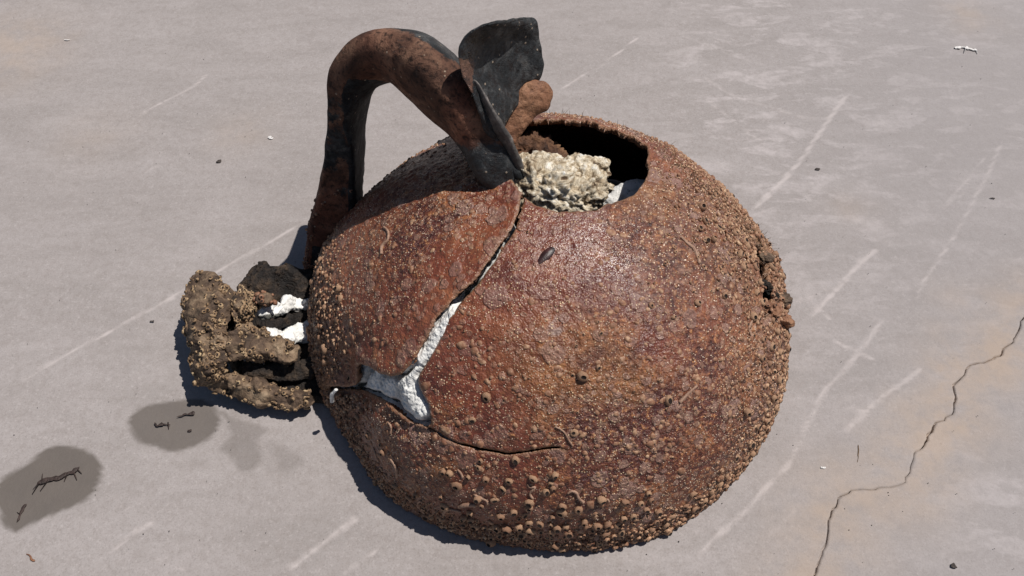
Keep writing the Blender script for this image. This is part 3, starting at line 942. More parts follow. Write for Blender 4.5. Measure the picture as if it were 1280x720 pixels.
# ---- handle -----------------------------------------------------
def handle():
    # centre px, py, toward, half width across (px), half depth (m), exponent, twist
    st = [(405, 330, -0.012, 30, 0.026, 7.0, 0.22),
          (413, 292, -0.002, 34, 0.028, 10.0, 0.24),
          (423, 250, 0.014, 37, 0.030, 10.0, 0.24),
          (428.5, 205, 0.036, 34, 0.031, 10.0, 0.24),
          (435, 155, 0.062, 31, 0.031, 10.0, 0.24),
          (444, 118, 0.082, 27, 0.031, 6.0, 0.20),
          (460, 89, 0.100, 31, 0.031, 5.0, 0.16),
          (490, 75, 0.116, 34, 0.033, 2.6, 0.08),
          (527, 90, 0.124, 37, 0.040, 2.5, 0.0),
          (557, 114, 0.130, 37, 0.041, 2.5, 0.0),
          (583, 144, 0.132, 32, 0.036, 2.6, 0.0),
          (602, 174, 0.133, 29, 0.024, 3.0, 0.0),
          (614, 203, 0.134, 26, 0.014, 3.4, 0.0),
          (626, 226, 0.131, 20, 0.008, 3.6, 0.0),
          (640, 244, 0.128, 8, 0.004, 3.0, 0.0)]
    S = catmull(np.array([list(near(x, y, t)) + [h * (DEPTHC - t) / FPX, dpt, ex, tw] for x, y, t, h, dpt, ex, tw in st]), 170)
    P = S[:, :3]; nv = 72
    T = np.gradient(P, axis=0); T /= np.linalg.norm(T, axis=1, keepdims=True)
    N1 = np.cross(TOW, T); N1 /= np.linalg.norm(N1, axis=1, keepdims=True)
    N2 = np.cross(T, N1)
    N2 *= np.sign(N2 @ TOW)[:, None]
    ang = np.linspace(0, 2 * math.pi, nv, endpoint=False)
    rings = []
    for i in range(len(S)):
        ex = S[i, 5]; tw = S[i, 6]
        hw, hd = S[i, 3], S[i, 4]
        c = np.sign(np.cos(ang)) * np.abs(np.cos(ang)) ** (2 / ex); s = np.sign(np.sin(ang)) * np.abs(np.sin(ang)) ** (2 / ex)
        # a square bar seen on its corner keeps its seen width
        x = c; y = s
        X = x * max((hw - hd * math.sin(tw)) / math.cos(tw), 0.004); Y = y * hd
        X2 = X * math.cos(tw) - Y * math.sin(tw); Y2 = X * math.sin(tw) + Y * math.cos(tw)
        rings.append(P[i] + N1[i] * X2[:, None] + N2[i] * Y2[:, None])
    rings = np.array(rings)
    nn = normals_of(rings)
    flat = rings.reshape(-1, 3)
    u = np.repeat(np.linspace(0, 1, len(S)), nv)
    rough = 0.0007 + 0.0022 * smooth(0.32, 0.05, u)
    d = fbm(flat, 60, 4, 4) * rough + 0.0013 * fbm(flat, 22, 9, 3) * smooth(0.25, 0.55, u) + 0.0016 * smooth(0.3, 0.1, u) * (0.5 - np.abs(vnoise(flat, 260, 6)))
    rings = rings + nn * d.reshape(len(S), nv, 1)
    V, F = closed_loft(rings)
    o = child('handle', V, F, M['handle'])
    px, py = pix(V)
    n = nn.reshape(-1, 3); n = np.vstack([n, n[:2]])
    top = n @ UPV
    black = np.zeros(len(V)) + 0.25
    black = np.maximum(black, smooth(0.45, 0.8, top) * smooth(440, 560, px))        # bare upper skin
    black = np.maximum(black, 0.50 * smooth(240, 200, py) * smooth(95, 130, py) * (px < 480))
    black = np.maximum(black, smooth(150, 205, py) * (px > 520))
    side = (n @ RGT) > 0.05
    black = np.maximum(black, np.where(side & (px < 480) & (py > 100), 1.4, 0))  # arch's shade on the leg's right face painted black
    red = smooth(0.5, 0.0, np.abs(px - 575) / 60) * smooth(80, 120, py) + smooth(200, 270, py) * (px < 470)
    red = np.maximum(red, 0.45 * smooth(0.6, 0.0, np.abs(px - 470) / 60))
    shiny = smooth(0.3, 0.9, black) * (px > 480)
    set_col(o, 'zone', np.column_stack([np.clip(black, 0, 1.5), shiny * 0.6, np.clip(red, 0, 1)]))
    o['label'] = 'bent handle arching from the left side to the top opening'
    return o


hnd = handle()


def outward(o):
    import bmesh
    bm = bmesh.new(); bm.from_mesh(o.data); bmesh.ops.recalc_face_normals(bm, faces=bm.faces); bm.to_mesh(o.data); bm.free()


outward(hnd)


def add_ribbon(name, stations, mat, parent=root, zone=None, label=None, **kw):
    rings = ribbon(stations, **kw)
    V, F = closed_loft(rings)
    o = child(name, V, F, mat, parent)
    outward(o)
    if zone is not None:
        px, py = pix(V)
        z = zone(px, py, V)
        set_col(o, 'zone', z)
    if label: o['label'] = label
    return o


def blade_zone(px, py, V):
    a = 1.0 - 0.75 * smooth(603, 588, px) * smooth(60, 80, py) * smooth(150, 100, py)
    a = np.clip(a - 0.3 * (vnoise(V, 70, 3) > 0.45), 0, 1)
    return np.column_stack([a, 0.35 + 0.65 * smooth(610, 590, px), np.zeros(len(a))])


# torn blade: cupped sheet rising from the handle's end, its left edge rolled toward the viewer
add_ribbon('torn_flap', [
    (near(641, 222, 0.134), near(656, 228, 0.130), 0.007, 0.0),
    (near(622, 186, 0.146), near(643, 194, 0.136), 0.007, 0.001),
    (near(607, 160, 0.158), near(629, 166, 0.142), 0.007, 0.001),
    (near(599, 142, 0.166), near(641, 140, 0.134), 0.007, 0.001),
    (near(589, 116, 0.174), near(664, 112, 0.122), 0.006, 0.006),
    (near(577, 92, 0.180), near(676, 92, 0.128), 0.006, 0.010),
    (near(573, 68, 0.186), near(677, 72, 0.134), 0.006, 0.012),
    (near(580, 48, 0.190), near(673, 46, 0.140), 0.006, 0.010),
    (near(598, 35, 0.194), near(671, 28, 0.148), 0.005, 0.006),
    (near(622, 27, 0.195), near(666, 22, 0.150), 0.004, 0.002)],
    M['handle'], zone=blade_zone, label='black upturned torn flap at the handle end', nu=110, nv=90, expo=2.6, rough=0.0022, rscale=60, seed=5,
    cupdir=TOW * 0.96 + UPV * -0.12 + RGT * -0.25)
add_ribbon('torn_flap', [  # unseen leaf added to cast shade on the dome's upper left
    (near(612, 170, 0.118), near(636, 172, 0.112), 0.010, 0.0),
    (near(600, 140, 0.112), near(650, 140, 0.104), 0.010, 0.0),
    (near(590, 105, 0.098), near(664, 105, 0.090), 0.010, 0.0),
    (near(588, 75, 0.086), near(664, 78, 0.080), 0.010, 0.0),
    (near(596, 48, 0.074), near(660, 48, 0.070), 0.009, 0.0),
    (near(612, 40, 0.070), near(655, 38, 0.068), 0.006, 0.0)],
    M['handle'], zone=blade_zone, label='added unseen leaf behind the black flap, shading the dome', nu=60, nv=50, expo=2.6, rough=0.002, rscale=60, seed=15)
add_ribbon('torn_flap', [
    (near(618, 172, 0.128), near(640, 182, 0.120), 0.008, 0.0),
    (near(625, 148, 0.130), near(657, 158, 0.122), 0.010, 0.001),
    (near(640, 122, 0.132), near(678, 140, 0.122), 0.011, 0.001),
    (near(655, 104, 0.132), near(690, 122, 0.122), 0.010, 0.0),
    (near(668, 97, 0.130), near(688, 108, 0.124), 0.008, 0.0)],
    M['leaf'], label='small rust-brown torn flap behind the black one', nu=60, nv=50, expo=2.4, rough=0.003, rscale=90, seed=9)

add_ribbon('worn_edge', [
    (near(590, 100, 0.172), near(592, 99, 0.171), 0.006, 0.0),
    (near(599, 128, 0.164), near(606, 126, 0.162), 0.016, 0.0),
    (near(608, 152, 0.156), near(618, 149, 0.153), 0.022, 0.0),
    (near(619, 174, 0.147), near(630, 171, 0.143), 0.022, 0.0),
    (near(632, 198, 0.138), near(643, 196, 0.134), 0.018, 0.0),
    (near(644, 220, 0.131), near(652, 218, 0.128), 0.012, 0.0),
    (near(650, 238, 0.127), near(653, 237, 0.126), 0.005, 0.0)],
    M['worn'], label='pale grey worn edge running down to the point of the torn flap', nu=80, nv=36, expo=2.6, rough=0.0014, rscale=110, seed=45)

# ---- broken flange on the left, lying just above the ground ------------------
flange = child('broken_flange', np.zeros((0, 3)), [], M['crust']) if False else None


def gp(px, py, z): return on_height(px, py, z * 0.62)


fl_parts = []
o = add_ribbon('flange_crust', [
    (gp(262, 351, 0.050), gp(284, 356, 0.070), 0.010, -0.002),
    (gp(244, 354, 0.046), gp(288, 368, 0.074), 0.012, -0.004),
    (gp(236, 380, 0.040), gp(282, 396, 0.076), 0.013, -0.005),
    (gp(238, 408, 0.036), gp(279, 420, 0.074), 0.013, -0.005),
    (gp(246, 435, 0.032), gp(279, 440, 0.068), 0.012, -0.004),
    (gp(250, 458, 0.028), gp(275, 462, 0.056), 0.012, -0.003),
    (gp(262, 476, 0.024), gp(280, 470, 0.044), 0.012, -0.001)],
    M['crust'], label='outer tan crusted plate of the broken flange', nu=110, nv=80, expo=4.5, rough=0.006, rscale=130, seed=3)
fl_parts.append(o)
o = add_ribbon('flange_crust', [
    (gp(258, 466, 0.020), gp(270, 452, 0.044), 0.016, 0),
    (gp(268, 482, 0.018), gp(286, 464, 0.040), 0.011, 0),
    (gp(290, 497, 0.014), gp(304, 474, 0.034), 0.011, 0),
    (gp(325, 506, 0.012), gp(336, 480, 0.032), 0.011, 0),
    (gp(358, 508, 0.012), gp(364, 488, 0.028), 0.010, 0),
    (gp(388, 506, 0.012), gp(392, 488, 0.026), 0.014, 0)],
    M['crust'], label='lower tan crusted plate of the broken flange', nu=90, nv=70, expo=4.0, rough=0.006, rscale=120, seed=13)
o = add_ribbon('flange_crust', [
    (gp(300, 356, 0.080), gp(310, 364, 0.076), 0.007, 0),
    (gp(293, 372, 0.078), gp(309, 380, 0.078), 0.009, 0),
    (gp(294, 395, 0.072), gp(303, 400, 0.076), 0.009, 0),
    (gp(295, 416, 0.066), gp(304, 414, 0.072), 0.009, 0),
    (gp(288, 432, 0.060), gp(312, 432, 0.064), 0.014, 0),
    (gp(296, 446, 0.052), gp(318, 446, 0.054), 0.012, 0)],
    M['crust'], label='inner tan crusted ridge of the broken flange', nu=90, nv=60, expo=4.0, rough=0.0058, rscale=130, seed=23)
add_ribbon('flange_crust', [
    (gp(296, 448, 0.050), gp(300, 410, 0.062), 0.014, 0),
    (gp(310, 450, 0.050), gp(322, 412, 0.064), 0.016, 0),
    (gp(330, 450, 0.048), gp(342, 418, 0.060), 0.014, 0),
    (gp(362, 452, 0.044), gp(366, 430, 0.052), 0.012, 0)],
    M['crust'], label='lower inner tan ridge of the broken flange', nu=70, nv=60, expo=4.0, rough=0.0065, rscale=130, seed=33)
add_ribbon('flange_crust', [
    (gp(306, 368, 0.078), gp(318, 366, 0.078), 0.010, 0),
    (gp(304, 384, 0.080), gp(324, 380, 0.080), 0.010, 0),
    (gp(306, 398, 0.078), gp(318, 392, 0.080), 0.010, 0)],
    M['darkcrust'], nu=40, nv=40, expo=2.3, rough=0.004, rscale=85, seed=43, label='dark nub of the broken flange')
for k, (sts, m_, lb) in enumerate((
    ([(gp(284, 372, 0.056), gp(296, 362, 0.060), 0.004, 0), (gp(282, 396, 0.052), gp(299, 392, 0.060), 0.005, 0), (gp(282, 420, 0.048), gp(298, 424, 0.058), 0.004, 0), (gp(284, 446, 0.040), gp(294, 450, 0.048), 0.003, 0)], 'darkcrust', 'dark flake between the two tan plates'),
    ([(gp(300, 470, 0.030), gp(304, 452, 0.036), 0.004, 0), (gp(326, 474, 0.028), gp(330, 454, 0.036), 0.005, 0), (gp(360, 476, 0.024), gp(362, 452, 0.034), 0.004, 0), (gp(392, 472, 0.020), gp(392, 448, 0.030), 0.004, 0)], 'darkcrust', 'dark flake under the lower inner ridge'),
    ([(gp(318, 408, 0.064), gp(322, 399, 0.066), 0.004, 0), (gp(334, 412, 0.060), gp(338, 401, 0.064), 0.005, 0), (gp(352, 408, 0.052), gp(356, 398, 0.054), 0.005, 0), (gp(376, 400, 0.036), gp(378, 391, 0.038), 0.004, 0)], 'darkcrust', 'dark flake below the upper white foam'),
    ([(gp(340, 446, 0.056), gp(336, 434, 0.060), 0.003, 0), (gp(356, 452, 0.054), gp(352, 436, 0.058), 0.004, 0), (gp(374, 452, 0.046), gp(372, 434, 0.050), 0.004, 0)], 'crust', 'thin tan flake at the tip of the lower inner ridge'))):
    add_ribbon('flange_flake', sts, M[m_], label=lb, nu=60, nv=44, expo=3.5, rough=0.0042, rscale=150, seed=71 + k)
add_ribbon('flange_web', [  # handle's shadow on the web put into its dark material
    (gp(300, 362, 0.030), gp(322, 330, 0.040), 0.012, 0),
    (gp(310, 376, 0.030), gp(330, 326, 0.046), 0.016, 0),
    (gp(330, 384, 0.028), gp(348, 336, 0.044), 0.016, 0),
    (gp(360, 380, 0.024), gp(366, 338, 0.040), 0.016, 0),
    (gp(400, 380, 0.020), gp(400, 336, 0.036), 0.016, 0)],
    M['darkcrust'], nu=90, nv=60, expo=2.3, rough=0.007, rscale=70, seed=53, label='web behind the flange, shadow put into its dark colour')
add_ribbon('flange_web', [  # dark sheet under the flange pieces
    (gp(280, 455, 0.006), gp(275, 380, 0.020), 0.010, 0),
    (gp(310, 480, 0.006), gp(300, 370, 0.022), 0.012, 0),
    (gp(350, 490, 0.006), gp(345, 370, 0.022), 0.012, 0),
    (gp(410, 500, 0.006), gp(410, 380, 0.020), 0.012, 0)],
    M['darkcrust'], nu=90, nv=60, expo=2.3, rough=0.006, rscale=60, seed=63, label='dark floor of the flange')


def foam_bar(stations, seed, **kw):
    o = add_ribbon('flange_foam', stations, M['foam'], nu=110, nv=70, expo=2.4, rough=0.0055 if seed != 33 else 0.0008, rscale=120, seed=seed, **kw)
    px, py = pix(np.array([v.co[:] for v in o.data.vertices]) + RL)
    return o, px, py


o, px, py = foam_bar([
    (gp(318, 395, 0.066), gp(328, 384, 0.068), 0.007, 0),
    (gp(332, 398, 0.064), gp(338, 380, 0.066), 0.009, 0),
    (gp(350, 394, 0.050), gp(352, 376, 0.054), 0.009, 0),
    (gp(370, 388, 0.030), gp(368, 370, 0.034), 0.009, 0),
    (gp(400, 384, 0.022), gp(396, 366, 0.026), 0.009, 0)], 3, label='upper lump of white foam in the flange')
set_col(o, 'foam_dark', smooth(388, 398, py + 0.1 * (px - 330)) * smooth(365, 340, px))  # darker along its lower left edge
o, px, py = foam_bar([
    (gp(336, 424, 0.060), gp(333, 414, 0.062), 0.006, 0),
    (gp(348, 431, 0.054), gp(345, 413, 0.056), 0.008, 0),
    (gp(364, 430, 0.036), gp(362, 408, 0.040), 0.009, 0),
    (gp(400, 424, 0.024), gp(398, 400, 0.028), 0.009, 0)], 13, label='lower lump of white foam in the flange')
set_col(o, 'foam_dark', 0.15 + 0 * px)
o, px, py = foam_bar([
    (gp(306, 456, 0.028), gp(310, 446, 0.030), 0.008, 0),
    (gp(318, 460, 0.028), gp(320, 444, 0.030), 0.008, 0),
    (gp(330, 456, 0.028), gp(330, 446, 0.030), 0.008, 0)], 23, label='small crumb of white foam low in the flange')
set_col(o, 'foam_dark', 0 * px)
o, px, py = foam_bar([
    (gp(413, 503, 0.055), gp(417, 501, 0.055), 0.002, 0),
    (gp(413, 494, 0.070), gp(417, 493, 0.070), 0.002, 0),
    (gp(419, 486, 0.080), gp(422, 488, 0.080), 0.002, 0)], 33, label='curl of white foam at the left end of the crack')
set_col(o, 'foam_dark', 0 * px)
lump('crust_clump', gp(332, 374, 0.085), cam_axes(0.006, 0.005, 0.005), M['crust'], 31, 0.5, 4, sc=120)

# ---- crumbled edge on the right
for k, (x, y, a, b, mt) in enumerate(((955, 306, 0.0055, 0.007, 'leaf'), (967, 318, 0.009, 0.005, 'leaf'), (975, 330, 0.007, 0.008, 'crust'),
                                       (974, 347, 0.005, 0.009, 'leaf'), (968, 340, 0.006, 0.005, 'crust'), (965, 362, 0.0045, 0.009, 'darkcrust'), (965, 386, 0.005, 0.008, 'leaf'),
                                       (976, 372, 0.006, 0.010, 'crust'), (977, 396, 0.0055, 0.012, 'leaf'), (958, 322, 0.005, 0.007, 'crust'))):
    d_ = sph(x, y)
    lump('crust_clump', CEN + d_ * (R - 0.0022), cam_axes(a * 0.68, b * 0.85, 0.005, 0.15 * k), M[mt], 61 + k, 0.65, 5, sc=110, ridged=1.0)


# ================================================================== barnacles
def barnacle_mesh(name, seed, sides=7):
    r_ = random.Random(seed)
    V = []; F = []; mi = []
    prof = [(0.86, -0.25), (1.0, 0.28), (0.78, 0.78), (0.38, 1.04), (0.22, 0.80)]
    if seed % 2: prof = [(0.86, -0.25), (1.0, 0.25), (0.88, 0.62), (0.52, 0.92), (0.16, 0.86)]
    ox, oy = r_.uniform(-.12, .12), r_.uniform(-.12, .12)
    wob = [1 + r_.uniform(-.13, .13) for _ in range(sides)]
    for k, (rr, zz) in enumerate(prof):
        for j in range(sides):
            a = 2 * math.pi * (j + 0.3 * (k % 2)) / sides
            q = rr * (wob[j] if k < 3 else 1)
            V.append((q * math.cos(a) * (1.0 if k < 3 else 1.15) + ox * max(zz, 0), q * math.sin(a) + oy * max(zz, 0), zz + r_.uniform(-.05, .05)))
    for k in range(len(prof) - 1):
        for j in range(sides):
            j2 = (j + 1) % sides
            F.append([k * sides + j, k * sides + j2, (k + 1) * sides + j2, (k + 1) * sides + j]); mi.append(1 if k == 3 else 0)
    F.append([(len(prof) - 1) * sides + j for j in range(sides)]); mi.append(1)
    return np.array(V), F, mi


BV = [barnacle_mesh('b', s, 7) for s in range(6)]
BM = []
for k, (V, F, mi) in enumerate(BV):
    me = bpy.data.meshes.new('barnacle')
    me.from_pydata([tuple(v) for v in V], [], F); me.update()
    me.materials.append(M['barnacle']); me.materials.append(M['pit'])
    me.polygons.foreach_set('material_index', mi)
    me.polygons.foreach_set('use_smooth', [m == 0 for m in mi])
    BM.append(me)


def frame_mat(n, spin, sx, sy, sz, pos):
    n = n / np.linalg.norm(n)
    a = np.cross(n, [0.3, 0.2, 0.9]); a /= np.linalg.norm(a); b = np.cross(n, a)
    a2 = a * math.cos(spin) + b * math.sin(spin); b2 = -a * math.sin(spin) + b * math.cos(spin)
    m = np.eye(4); m[:3, 0] = a2 * sx; m[:3, 1] = b2 * sy; m[:3, 2] = n * sz; m[:3, 3] = pos
    return m


PXM = R / 302.0       # metres per photo pixel at the float
big = [(570, 609, 13), (553, 590, 9), (562, 592, 8), (585, 598, 6), (598, 586, 8), (600, 577, 6), (606, 601, 8), (628, 614, 8), (636, 604, 8), (644, 577, 9),
       (666, 601, 9), (694, 595, 9), (689, 606, 7), (682, 618, 9), (691, 612, 7), (661, 632, 10), (660, 641, 8), (617, 629, 9), (600, 638, 8), (549, 627, 9),
       (551, 640, 12), (575, 657, 10), (583, 650, 8), (583, 661, 8), (588, 672, 10), (601, 674, 10), (617, 674, 10), (631, 671, 12), (646, 669, 10), (620, 684, 7), (638, 684, 8), (650, 684, 9),
       (662, 675, 10), (675, 677, 8), (661, 663, 9), (674, 664, 8), (688, 665, 8), (697, 671, 10), (690, 677, 9), (641, 647, 9), (471, 570, 7), (468, 561, 6), (503, 632, 11), (487, 615, 7),
       (724, 640, 11), (704, 636, 10), (733, 660, 9), (738, 668, 9), (749, 665, 10), (762, 662, 10), (761, 677, 10), (713, 680, 12), (709, 667, 9), (728, 684, 8), (782, 628, 8),
       (827, 646, 9), (826, 661, 8), (812, 618, 8), (816, 628, 8), (811, 641, 8), (608, 496, 11), (590, 525, 9), (728, 470, 11), (747, 459, 6), (718, 541, 8), (835, 500, 9),
       (813, 382, 8), (751, 417, 5), (841, 397, 6), (882, 300, 9), (870, 622, 8), (880, 628, 9), (888, 634, 9), (897, 627, 9), (863, 640, 9), (875, 644, 10), (886, 640, 9), (865, 648, 9),
       (897, 622, 8), (908, 612, 8), (915, 600, 8), (930, 588, 9), (940, 578, 9), (925, 575, 9), (948, 571, 8), (533, 668, 8), (541, 660, 7), (716, 468, 5), (803, 632, 8), (520, 645, 7), (438, 506, 7),
       (424, 502, 8), (432, 520, 7), (425, 530, 8), (462, 640, 7), (475, 628, 6), (440, 580, 7), (446, 552, 8), (455, 590, 6)]
spots = []
for x, y, s in big:
    d_ = sph(x, y)
    spots.append((d_, s * PXM * 0.49, 0.35))
# clusters of clearly seen barnacles along the edges
cand = rng.normal(size=(90000, 3)); cand /= np.linalg.norm(cand, axis=1, keepdims=True)
cand = cand[(cand[:, 2] > -0.03)]
sdall = np.full(len(cand), 1.0)
for fr, pl in GAPS:
    m = cand @ fr[0] > 0.2
    sd, _ = poly_sdf(to_plane(cand[m], fr), pl)
    sdall[m] = np.minimum(sdall[m], sd)
cand = cand[sdall > 0.012]
cand = cand[ZC + cand[:, 2] * 0.172 > 0.0030]
dens = density(cand)
cpx, cpy = pix(CEN + cand * R)
vis = (cand @ ((CAM - CEN) / np.linalg.norm(CAM - CEN))) > 0.22
edgez = np.clip(smooth(830, 960, cpx) * smooth(440, 260, cpy) * 1.0 + smooth(880, 975, cpx) * 0.9 + smooth(440, 388, cpx) * 0.9 + smooth(600, 672, cpy) * 0.9, 0, 1)
taken = [s[0] for s in spots]
tk = np.array(taken)
order = rng.permutation(len(cand))
nbig = 0
for i in order:
    if nbig >= 295 - len(big): break
    if not vis[i] or rng.random() > edgez[i] ** 2: continue
    if np.max(tk @ cand[i]) > math.cos(0.030): continue
    s = rng.uniform(5.5, 10.5)
    spots.append((cand[i], s * PXM * 0.52, rng.uniform(0.1, 0.6)))
    tk = np.vstack([tk, cand[i]]); nbig += 1
bar_dirs = np.array([s[0] for s in spots]); bar_r = radius(bar_dirs)
for k, (d_, rad, tint) in enumerate(spots):
    o = bpy.data.objects.new('barnacle', BM[k % 6]); C.objects.link(o); o.parent = shell
    n = d_ + np.array([random.uniform(-.35, .35), random.uniform(-.45, .15), random.uniform(-.35, .25)])
    pos = CEN + d_ * (bar_r[k] - rad * 0.05) - RL
    pos[2] = max(pos[2], rad * 0.5)
    o.matrix_local = Matrix(frame_mat(n, random.uniform(0, 6.28), rad * random.uniform(.75, 1.3), rad * random.uniform(.75, 1.15), rad * random.uniform(0.55, 1.25), pos).tolist())


def joined_barnacles(name, dirs, sizes, tints=None, parent=None, surf=None, norms=None, flat=1.0, label=None, mat=None):
    Vs = []; Fs = []; mis = []; tn = []; off = 0
    lib = []
    for s in range(6):
        V, F, mi = barnacle_mesh('x', 50 + s, 6)
        F4 = [f if len(f) == 4 else None for f in F]
        lib.append((V, F, mi))
    for k in range(len(dirs)):
        V, F, mi = lib[k % 6]
        m = frame_mat(norms[k], rng.uniform(0, 6.28), sizes[k] * rng.uniform(.8, 1.2), sizes[k] * rng.uniform(.8, 1.2), sizes[k] * flat * rng.uniform(.7, 1.2), surf[k])
        P = V @ m[:3, :3].T + m[:3, 3]
        Vs.append(P); Fs += [[a + off for a in f] for f in F]; mis += mi; tn += [tints[k]] * len(V); off += len(V)
    o = child(name, np.vstack(Vs), Fs, [mat or M['barnacle'], M['pit']], parent, matidx=mis)
    set_col(o, 'tint', np.array(tn))
    o['kind'] = 'stuff'
    if label: o['label'] = label
    return o


pr = np.clip(dens ** 1.3 * 1.1 + 0.012 + 0.35 * smooth(0.34, 0.15, cand[:, 2]), 0, 1)
sel = np.where(rng.random(len(cand)) < pr)[0]
# keep a little apart with a coarse grid
used = set(); s2 = []
for i in sel:
    key = tuple((cand[i] * 72).astype(int))
    if key in used: continue
    used.add(key); s2.append(i)
s2 = np.array(s2)
dd_ = cand[s2]; rr_ = radius(dd_)
sz = rng.uniform(2.2, 6.2, len(s2)) * PXM * 0.5 * (0.6 + 0.7 * dens[s2])
nr = dd_ + rng.normal(size=dd_.shape) * 0.22
pos_ = CEN + dd_ * (rr_ - sz * 0.1)[:, None]; pos_[:, 2] = np.maximum(pos_[:, 2], sz * 0.6)
joined_barnacles('small_barnacles', dd_, sz, rng.uniform(0, 0.9, len(s2)) ** 1.5, shell, pos_, nr)

# low scabs of old growth over the face of the float (proud, rounded plates)
idx = rng.permutation(len(cand))
facing = cand @ ((CAM - CEN) / np.linalg.norm(CAM - CEN))
clus = 0.5 + 0.5 * fbm(cand, 5, 91, 3)
sc_sel = [i for i in idx if facing[i] > 0.0 and rng.random() < clus[i] ** 2 * 0.9][:1500]
Vs = []; Fs = []; off = 0; tn = []
rs = radius(cand[sc_sel])
for k, i in enumerate(sc_sel):
    n_ = 9; s = rng.uniform(2.2, 6.0) * PXM * 0.5 * (1.5 if rng.random() < 0.12 else 1)
    m = frame_mat(cand[i] + rng.normal(size=3) * 0.05, rng.uniform(0, 6.28), s * rng.uniform(.8, 1.5), s, s * 0.30, CEN + cand[i] * (rs[k] + 0.0001))
    wob = rng.uniform(0.8, 1.2, n_)
    loc = [(wob[j] * math.cos(2 * math.pi * j / n_), wob[j] * math.sin(2 * math.pi * j / n_), -0.5) for j in range(n_)]
    loc += [(0.78 * wob[j] * math.cos(2 * math.pi * j / n_), 0.78 * wob[j] * math.sin(2 * math.pi * j / n_), 0.75) for j in range(n_)]
    loc += [(0, 0, 0.72)]
    P = np.array(loc) @ m[:3, :3].T + m[:3, 3]
    Vs.append(P)
    for j in range(n_):
        j2 = (j + 1) % n_
        Fs.append([off + j, off + j2, off + n_ + j2, off + n_ + j]); Fs.append([off + n_ + j, off + n_ + j2, off + 2 * n_])
    off += len(P); tn += [rng.uniform(0.3, 1.0)] * len(P)
o = child('scabs', np.vstack(Vs), Fs, [M['barnacle']], shell); set_col(o, 'tint', np.array(tn)); o['kind'] = 'stuff'

# bright grains added to imitate sun sparkle, densest round the glint
idx = rng.permutation(len(cand))
cl2 = 0.5 + 0.5 * fbm(cand, 4.5, 191, 3)
glint_dens = 0.25 + 1.0 * np.exp(-(((cpx - 720) / 110) ** 2 + ((cpy - 330) / 90) ** 2)) + 0.5 * cl2 ** 2
gs = [i for i in idx if facing[i] > 0.1 and rng.random() < glint_dens[i]][:22000]
g_d = np.vstack([cand[gs]]); g_d = g_d + rng.normal(size=g_d.shape) * 0.004; g_d /= np.linalg.norm(g_d, axis=1, keepdims=True)
g_r = radius(g_d)
tet = np.array([(1, 0, -.3), (-.5, .87, -.3), (-.5, -.87, -.3), (0, 0, 1.0)])
tf = np.array([(0, 1, 3), (1, 2, 3), (2, 0, 3)])
gsz = rng.uniform(0.4, 1.5, len(g_d)) * PXM * 0.72
ax = np.cross(g_d, [0.3, 0.2, 0.9]); ax /= np.linalg.norm(ax, axis=1, keepdims=True); bx_ = np.cross(g_d, ax)
sp_ = rng.uniform(0, 6.28, len(g_d))[:, None]
a2 = ax * np.cos(sp_) + bx_ * np.sin(sp_); b2 = -ax * np.sin(sp_) + bx_ * np.cos(sp_)
GV = (CEN + g_d * g_r[:, None])[:, None] + gsz[:, None, None] * (tet[None, :, :1] * a2[:, None] + tet[None, :, 1:2] * b2[:, None] + tet[None, :, 2:] * g_d[:, None])
GF = (tf[None] + (np.arange(len(g_d)) * 4)[:, None, None]).reshape(-1, 3)
o = child('glint_grains', GV.reshape(-1, 3), GF, M['glint'], shell, smooth_=False); o['kind'] = 'stuff'


# crust growth on flange and handle foot: sample vertices of those meshes
def grow(obj, count, smin, smax, tmin, tmax, cond=None, flat=1.0, name='small_barnacles', facing_min=0.0, mat=None):
    me = obj.data; n = len(me.vertices)
    co_ = np.empty(n * 3); me.vertices.foreach_get('co', co_); co_ = co_.reshape(-1, 3) + RL
    no_ = np.array([v.normal[:] for v in me.vertices])
    ok = (no_ @ TOW) > facing_min
    okn = no_
    px, py = pix(co_)
    if cond is not None: ok = ok & cond(px, py)
    ids = np.where(ok)[0]
    if len(ids) == 0: return
    rng.shuffle(ids)
    out = []; tk_ = np.zeros((0, 3))
    for i in ids:
        if len(out) >= count: break
        if len(tk_) and np.min(np.linalg.norm(tk_ - co_[i], axis=1)) < (smin + smax) * 0.5 * PXM * 0.55: continue
        out.append(i); tk_ = np.vstack([tk_, co_[i]])
    out = np.array(out)
    sz_ = rng.uniform(smin, smax, len(out)) * PXM * 0.5
    joined_barnacles(name, co_[out], sz_, mat=mat, tints=rng.uniform(tmin, tmax, len(out)), parent=obj, surf=co_[out], norms=okn[out] + rng.normal(size=(len(out), 3)) * 0.25, flat=flat)


for o in [c for c in root.children if c.name.startswith('flange_crust')]:
    grow(o, 260 if 'outer' in o.get('label', '') else 80, 2.8, 7.0, 0.0, 0.45, flat=0.75, mat=M['crust_knob'])
for o in [c for c in root.children if c.name.startswith('flange_web')]:
    grow(o, 70, 2.5, 6.0, 0.3, 1.0, flat=0.6, mat=M['darkcrust'])
grow(hnd, 60, 2.5, 5.5, 0.4, 1.0, cond=lambda x, y: (y > 235) & (x < 440), facing_min=-0.5)
for o in [c for c in root.children if c.name.startswith('crust_clump')]:
    grow(o, 10, 4, 8, 0.2, 0.8)


